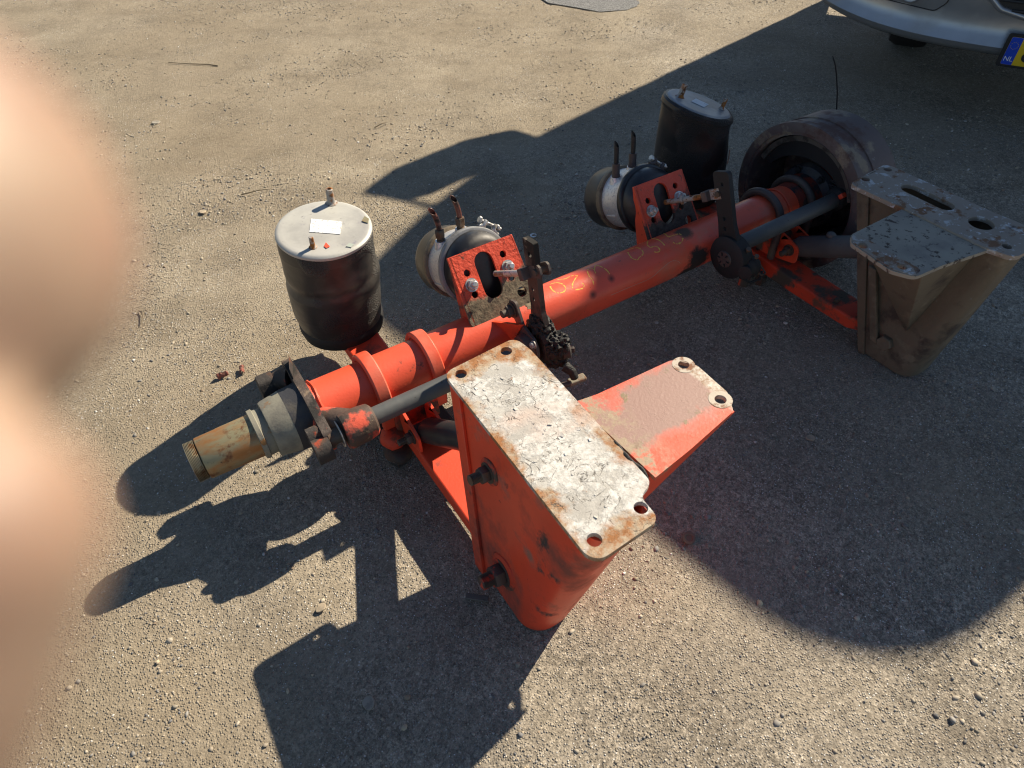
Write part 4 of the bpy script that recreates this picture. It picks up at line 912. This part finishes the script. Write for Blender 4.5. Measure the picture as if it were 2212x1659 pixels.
for s_ in (-1, 1):
    fo = rounded([(-.90 * s_ * -1 * -1, .47), (-.86 * s_, .58), (-.56 * s_, .56), (-.53 * s_, .49), (-.57 * s_, .445), (-.80 * s_, .445)], .03, 5)
    fp = panel(fo if s_ < 0 else fo[::-1], .001, .003, M['grey_plastic'], 'fog_lamp_recess', VAN)
    ring = [front(u, z, .003) for u, z in fo]; MB().tube(ring + ring[:1], .0028, 6).build('panel_gap', M['plastic'], fp)
    c = front(-.68 * s_, .51, .004); nrm = Vector((-.35 * s_, -1, 0))
    MB().lathe(c - nrm * .01, nrm, [(0, .050), (.014, .050), (.018, .046), (.016, .040)], n=32).build('lamp_bezel', M['silver'], fp)
    MB().lathe(c - nrm * .004, nrm, [(0, .042), (.012, .040), (.015, .030), (.016, .0)], n=32, caps=False).build('fog_lamp', M['glass'], fp)
# unseen cab: stacked cross-sections, height and skew shaped to cast the large shadow
def cab_section(y, hw, z0, z1, crown, k=26):
    pts = []; cx = .07 if z1 > 2.5 else 0; K_ = max(0.0, min(1.0, (z1 - 1.3) / .8)) * -.345
    for i in range(k + 1):
        t = math.pi * i / k; c_, s_ = math.cos(t), math.sin(t); e = .36 if z1 < 2.5 else .20
        pts.append(Vector((cx + hw * math.copysign(abs(c_) ** e, c_) * (1 - .07 * max(0, s_) ** 3), y, z0 + (z1 - z0) * abs(s_) ** e - crown * abs(c_) ** 4)))
        pts[-1].y += K_ * pts[-1].x
    return pts + [Vector((cx - hw * .96, y, z0 - .02)), Vector((cx + hw * .96, y, z0 - .02))]
secs = [(.20, .96, .60, .80, 0), (.30, 1.0, .50, 1.02, 0), (.45, 1.02, .42, 1.18, .01), (.80, 1.03, .40, 1.26, .02), (.90, 1.03, .40, 1.40, .02), (1.08, 1.04, .40, 1.95, .03), (1.18, 1.05, .42, 2.70, .03), (1.25, 1.05, .42, 3.13, .03), (1.34, 1.06, .42, 3.21, .04), (1.65, 1.06, .42, 3.22, .04), (1.85, 1.05, .42, 3.20, .04), (1.92, 1.02, .45, 3.2, .06)]
MB().rings([cab_section(*s_) for s_ in secs]).build('cab', M['silver'], VAN)
ws = [(.92, .90, 1.44), (1.08, .92, 1.97), (1.17, .92, 2.42)]
MB().rings([[Vector((x_, y + o_ - x_ * .345 * min(1, (z - 1.3) / .8), z + q_)) for x_, o_, q_ in ((-w_, .03, 0), (-w_ * .5, -.02, 0), (0, -.03, 0), (w_ * .5, -.02, 0), (w_, .03, 0), (w_ * .9, .12, -.02), (-w_ * .9, .12, -.02))] for y, w_, z in ws]).build('windscreen', M['glass'], VAN)
for s_ in (-1, 1):
    MB().prism(rounded([(1.36, 1.46), (1.40, 2.05), (1.80, 2.10), (1.80, 1.46)], .06, 4), [], (s_ * 1.035, 0, 0), Y, Z, X * s_, .016).build('side_window', M['glass'], VAN)
    MB().prism(rounded([(.96, .62), (1.02, 1.36), (1.86, 1.36), (1.86, .48), (1.45, .48)], .07, 4), [], (s_ * 1.026, 0, 0), Y, Z, X * s_, .010).build('door', M['silver'], VAN)
    MB().prism(rounded([(.60, .86), (.86, .93), (.95, 1.02), (.62, 1.00)], .03, 4), [], (s_ * .70 - .23, .245, -.02), X, Z, -Y, .05) if False else None
    MB().lathe((s_ * .74, .26, .88), (s_ * .35, -1, .1), [(0, .13), (.05, .125), (.07, .10), (.08, .0)], n=28, caps=False).build('headlight', M['lamp'], VAN)
    for wy in (1.06, 3.5):
        wh = MB().lathe((s_ * .50, wy, .326), (s_, 0, 0), [(0, .20), (.0, .30), (.02, .33), (.06, .338), (.16, .338), (.20, .32), (.215, .28), (.20, .21)], n=48).build('wheel', M['rubberdark'], VAN)
        MB().lathe((s_ * .67, wy, .326), (s_, 0, 0), [(0, .20), (.035, .205), (.04, .17), (.02, .10), (.03, .05), (.03, .0)], n=40, caps=False).build('rim', M['zinc'], wh)
    MB().tube([(s_ * 1.0, 1.34, 1.86), (s_ * 1.15, 1.26, 1.82), (s_ * 1.42, 1.22, 1.86)], .016, 10).tube([(s_ * 1.0, 1.36, 2.32), (s_ * 1.15, 1.28, 2.40), (s_ * 1.42, 1.22, 2.34)], .014, 10).build('mirror_arm', M['plastic'], VAN)
    MB().prism(rounded([(1.27, 1.76), (1.265, 2.24), (1.31, 2.32), (1.50, 2.34), (1.54, 2.20), (1.52, 1.90), (1.43, 1.74)], .05, 5) if s_ > 0 else [(-x, z) for x, z in rounded([(1.27, 1.76), (1.265, 2.24), (1.31, 2.32), (1.50, 2.34), (1.54, 2.20), (1.52, 1.90), (1.43, 1.74)], .05, 5)], [], (0, 1.17, 0), X, Z, Y, .085).build('wing_mirror', M['plastic'], VAN, bevel=.015)
MB().box((-.42, 2.6, .52), (.09, 0, 0), (0, 3.0, 0), (0, 0, .16)).box((.42, 2.6, .52), (.09, 0, 0), (0, 3.6, 0), (0, 0, .16)).box((0, 1.1, .40), (1.1, 0, 0), (0, 1.1, 0), (0, 0, .14)).build('chassis', M['plastic'], VAN)
# licence plate
PL = MB().prism(rounded([(-.275, -.066), (.275, -.066), (.275, .066), (-.275, .066)], .012, 4), [], (0, -.030, .355), X, Vector((0, -.10, .995)), -Y, .010).build('plate_holder', M['plastic'], VAN, bevel=.002)
pv = Vector((0, -.10, .995)); pn = Vector((0, -.995, -.10)); po = Vector((0, -.0405, .355))
yel = weathered('yellow_plate', (.72, .50, .02), [], rough=.4, bumps=()); blu = weathered('blue_band', (.01, .06, .52), [], rough=.4, bumps=()); ink = weathered('plate_ink', (.02, .02, .02), [], rough=.5, bumps=()); wht = weathered('plate_white', (.7, .75, .8), [], rough=.5, bumps=()); star = weathered('plate_star', (.45, .33, .10), [], rough=.5, bumps=())
MB().prism(rounded([(-.260, -.055), (.260, -.055), (.260, .055), (-.260, .055)], .008, 4), [], po, X, pv, pn, .001).build('licence_plate', yel, PL)
MB().prism(rounded([(-.2595, -.0545), (-.2185, -.0545), (-.2185, .0545), (-.2595, .0545)], [.007, 0, 0, .007], 4), [], po + pn * .0012, X, pv, pn, .0004).build('blue_band', blu, PL)
def glyph(txt, size, off, mat, name):
    cu = bpy.data.curves.new(name, 'FONT'); cu.body = txt; cu.size = size; cu.extrude = .0003; cu.resolution_u = 4
    tmp = bpy.data.objects.new('tmp', cu); COL.objects.link(tmp); bpy.context.view_layer.update()
    me = bpy.data.meshes.new_from_object(tmp.evaluated_get(bpy.context.evaluated_depsgraph_get())); bpy.data.objects.remove(tmp)
    mt = Matrix((( 1, pv.x, pn.x, 0), (0, pv.y, pn.y, 0), (0, pv.z, pn.z, 0), (0, 0, 0, 1))); me.transform(Matrix.Translation(po + X * off[0] + pv * off[1] + pn * .0021) @ mt)
    me.materials.clear(); return link(name, me, mat, PL, smooth=False)
glyph('NL', .027, (-.2565, -.040), wht, 'country_code')
glyph('8', .105, (-.200, -.037), ink, 'plate_digit')
for i in range(12):
    t = 2 * math.pi * i / 12; c = (-.239 + .0135 * math.sin(t), .022 + .0135 * math.cos(t))
    MB().prism([(c[0] + (.0023 if j % 2 == 0 else .001) * math.sin(math.pi * j / 5), c[1] + (.0023 if j % 2 == 0 else .001) * math.cos(math.pi * j / 5)) for j in range(10)], [], po + pn * .0018, X, pv, pn, .0003).build('star', star, PL, smooth=False)

# ------------------------------------------------------------------ the photographer's hand: fingertips right beside the lens
def mk_skin():
    b = NB('skin'); col = b.mix(b.map(b.noise(45, 5), .40, .60), (.32, .20, .14), (.48, .365, .27)); col = b.mix(b.map(b.noise(120, 3), .6, .75), col, (.42, .25, .19))
    b.b.inputs['Subsurface Weight'].default_value = .08; b.b.inputs['Subsurface Radius'].default_value = (.006, .002, .001); b.b.inputs['Subsurface Scale'].default_value = 1.0
    return b.done(col, .5, 0, b.bump(b.noise(900, 3), .15, .0003))
cam_o = Vector((0, 0, CAM_H))
def near_lens(x, y, d): return cam_o + cam_r * x - cam_d * y + f0 * d
hm = MB()
def finger(pts, rad, n=20):
    P_ = smooth_line([near_lens(*p) for p in pts], 6); k = len(P_); rr = [float(np.interp(i / (k - 1), np.linspace(0, 1, len(rad)), rad)) for i in range(k)]
    d = (P_[0] - P_[1]).normalized(); tip = [(P_[0] + d * rr[0] * math.sin(a), rr[0] * math.cos(a)) for a in (1.5, 1.2, .9, .6, .3)]
    hm.tube([t[0] for t in tip] + P_, [t[1] for t in tip] + rr, n)
finger([(-.0325, .0074, .0342), (-.050, .010, .037), (-.078, .010, .030), (-.105, .004, .012)], [.0121, .0114, .0106, .0105])
finger([(-.0238, -.0066, .0288), (-.0282, -.0122, .0292), (-.0345, -.0205, .0300), (-.050, -.036, .027), (-.078, -.038, .016), (-.110, -.030, .002)], [.0060, .0082, .0090, .0094, .0100, .011])
finger([(-.058, -.056, .030), (-.074, -.050, .029), (-.090, -.030, .020), (-.112, -.030, -.002)], [.0088, .0088, .0092, .0105])
finger([(-.060, -.047, .026), (-.078, -.048, .024), (-.096, -.047, .014), (-.112, -.046, -.004)], [.0074, .0076, .0080, .0095])
finger([(-.052, .004, -.022), (-.072, -.012, -.030), (-.095, -.032, -.032), (-.118, -.055, -.024)], [.0100, .0105, .0115, .0150])
hm.tube([near_lens(-.105, -.004, .008), near_lens(-.122, -.012, -.006), near_lens(-.140, -.028, -.020), near_lens(-.155, -.060, -.030)], [.012, .017, .020, .024], 20)
hm.tube([near_lens(-.108, -.030, .002), near_lens(-.124, -.036, -.008), near_lens(-.145, -.055, -.022), near_lens(-.165, -.10, -.036)], [.012, .018, .022, .026], 20)
hm.tube([near_lens(-.110, -.046, -.002), near_lens(-.126, -.055, -.012), near_lens(-.150, -.085, -.028), near_lens(-.185, -.16, -.06), near_lens(-.22, -.25, -.14)], [.011, .017, .024, .028, .036], 20)
hand = hm.build('photographer_hand', mk_skin())
rm = hand.modifiers.new('remesh', 'REMESH'); rm.mode = 'VOXEL'; rm.voxel_size = .0011; rm.use_smooth_shade = True
sm = hand.modifiers.new('smooth', 'SMOOTH'); sm.factor = .5; sm.iterations = 6
tag(hand, 'out of focus fingertips of a hand held against the camera lens', 'hand')

# ------------------------------------------------------------------ small things lying on the ground
def ring_thing(name, loc, ro, ri, h, mat, label, cat, tilt=(0, 0, 0)):
    o = MB().lathe((0, 0, 0), Z, [(0, ri), (0, ro), (h, ro), (h, ri), (0, ri)], n=32, caps=False).build(name, mat); o.location = loc; o.rotation_euler = tilt; return tag(o, label, cat)
ring_thing('washer', (.095, 2.202, .004), .0125, .0055, .002, M['zinc'], 'bright steel washer on shaded ground between the brake chambers', 'washer', (.08, 0, 0))
ring_thing('washer', (.429, 2.218, .004), .013, .007, .002, M['dark_steel'], 'dull steel washer half under the far brake chamber', 'washer', (-.1, .05, 0))
ring_thing('washer', (-1.24, 2.711, .002), .014, .009, .002, weathered('dusty_ring', (.42, .35, .26), [], rough=.8), 'dusty flat ring on sunlit ground left of the near air spring', 'washer', (.1, 0, 0))
o = MB().lathe((0, 0, 0), Z, [(0, .0135), (.006, .0155), (.010, .0155), (.0105, .010), (.0085, .008), (.0085, .0)], n=32, caps=False).build('steel_plug', weathered('brown_plug', (.16, .115, .08), [], rough=.6)); o.location = (.417, .882, .002); o.rotation_euler = (.25, -.1, 0)
tag(o, 'small round brown metal plug at the shadow edge right of the bracket', 'plug')
def flat_stone(loc, r_, mat, label, seed, cat='stone', name='flat_stone'):
    n = 14; pts = [(r_ * (1 + .25 * noise.noise(Vector((math.cos(a) * 1.5, math.sin(a) * 1.5, seed)))) * math.cos(a), r_ * .8 * (1 + .25 * noise.noise(Vector((math.cos(a) * 1.5, math.sin(a) * 1.5, seed + 5)))) * math.sin(a)) for a in [2 * math.pi * i / n for i in range(n)]]
    o = MB().prism(pts, [], (0, 0, 0), X, Y, Z, r_ * .32).build(name, mat, bevel=r_ * .1); o.location = loc; o.rotation_euler = (.08, .1, seed); return tag(o, label, cat)
gs_ = weathered('grey_stone', (.30, .27, .22), [((.2, .18, .15), 60, .5, .6)], rough=.85); ts_ = weathered('tan_stone', (.42, .34, .24), [((.3, .25, .18), 60, .5, .6)], rough=.85)
flat_stone((-1.70, 3.269, .0), .021, gs_, 'flat oval grey stone right of the upper fingertip', 1)
flat_stone((-1.223, 2.436, .0), .017, ts_, 'flat tan stone up and left of the near air spring', 2)
flat_stone((.811, 1.187, .0), .013, ts_, 'pale stone alone in the shade right of the orange wing', 3)
flat_stone((-.445, .73, .0), .012, ts_, 'tan pebble in the sun below the brake shadow', 4)
flat_stone((-.31, .52, .0), .015, gs_, 'thin slate chip lying inside the bracket shadow', 5)
sl = weathered('slate_chip', (.11, .115, .12), [], rough=.7)
o = MB().box((0, 0, .004), (.052, .004, 0), (-.002, .013, 0), (0, 0, .006)).build('wood_chip', weathered('weathered_wood', (.13, .12, .105), [((.07, .065, .06), 40, .5, .6)], rough=.9, bumps=((120, .8, .003),)), bevel=.001); o.location = (-.092, .742, .003); o.rotation_euler = (0, .02, -.25)
tag(o, 'small grey wood chip in shade left of the lower pivot bolt', 'wood chip')
scr = weathered('faded_red_rubber', (.30, .10, .075), [((.16, .08, .06), 30, .5, .6)], rough=.8)
def scrap(loc, seed, label, sx):
    n = 9; V = []; F = []
    for i in range(n):
        for j in range(5):
            x = (i / (n - 1) - .5) * sx; y = (j / 4 - .5) * sx * .5 * (1 + .5 * noise.noise(Vector((i * .5, seed, 0)))); V.append(Vector((x, y, .004 + .012 * abs(math.sin(j / 4 * math.pi)) + .006 * noise.noise(Vector((i * .7, j * .7, seed))))))
    F = [(i * 5 + j, (i + 1) * 5 + j, (i + 1) * 5 + j + 1, i * 5 + j + 1) for i in range(n - 1) for j in range(4)]
    o = MB().add(V, F).build('rubber_scrap', scr); so = o.modifiers.new('thick', 'SOLIDIFY'); so.thickness = .0018; o.location = loc; o.rotation_euler = (0, 0, seed); return tag(o, label, 'scrap')
scrap((-.826, 1.512, 0), 1.9, 'curled dull red rubber scrap near the bare axle end', .030); scrap((-.878, 1.490, 0), .5, 'torn reddish sliver beside the curled rubber scrap', .034)
tw = weathered('dry_twig', (.16, .13, .085), [], rough=.9)
def twig(pts, r_, label): o = MB().tube(pts, r_, 7, r_ * .5).build('twig', tw); return tag(o, label, 'twig')
twig([(-1.250, 1.812, .004), (-1.232, 1.800, .009), (-1.222, 1.775, .009), (-1.219, 1.745, .004)], .0028, 'curved dry twig right of the fingers on sunlit ground')
twig([(.10, 1.28, .004), (.13, 1.285, .006), (.165, 1.30, .004)], .002, 'thin straight twig in shade behind the near bracket')
twig([(-1.60, 3.98, .002), (-1.66, 4.0, .004), (-1.78, 4.02, .003), (-1.9, 4.05, .002)], .0035, 'dark twig far left near the top of the yard')
twig([(-.62, 3.15, .004), (-.59, 3.17, .012), (-.57, 3.20, .005)], .003, 'short dark twig in the middle of the sunlit yard')
twig([(-1.10, 2.56, .004), (-1.03, 2.58, .011), (-.99, 2.60, .004)], .0025, 'bent twig just above the near air spring')
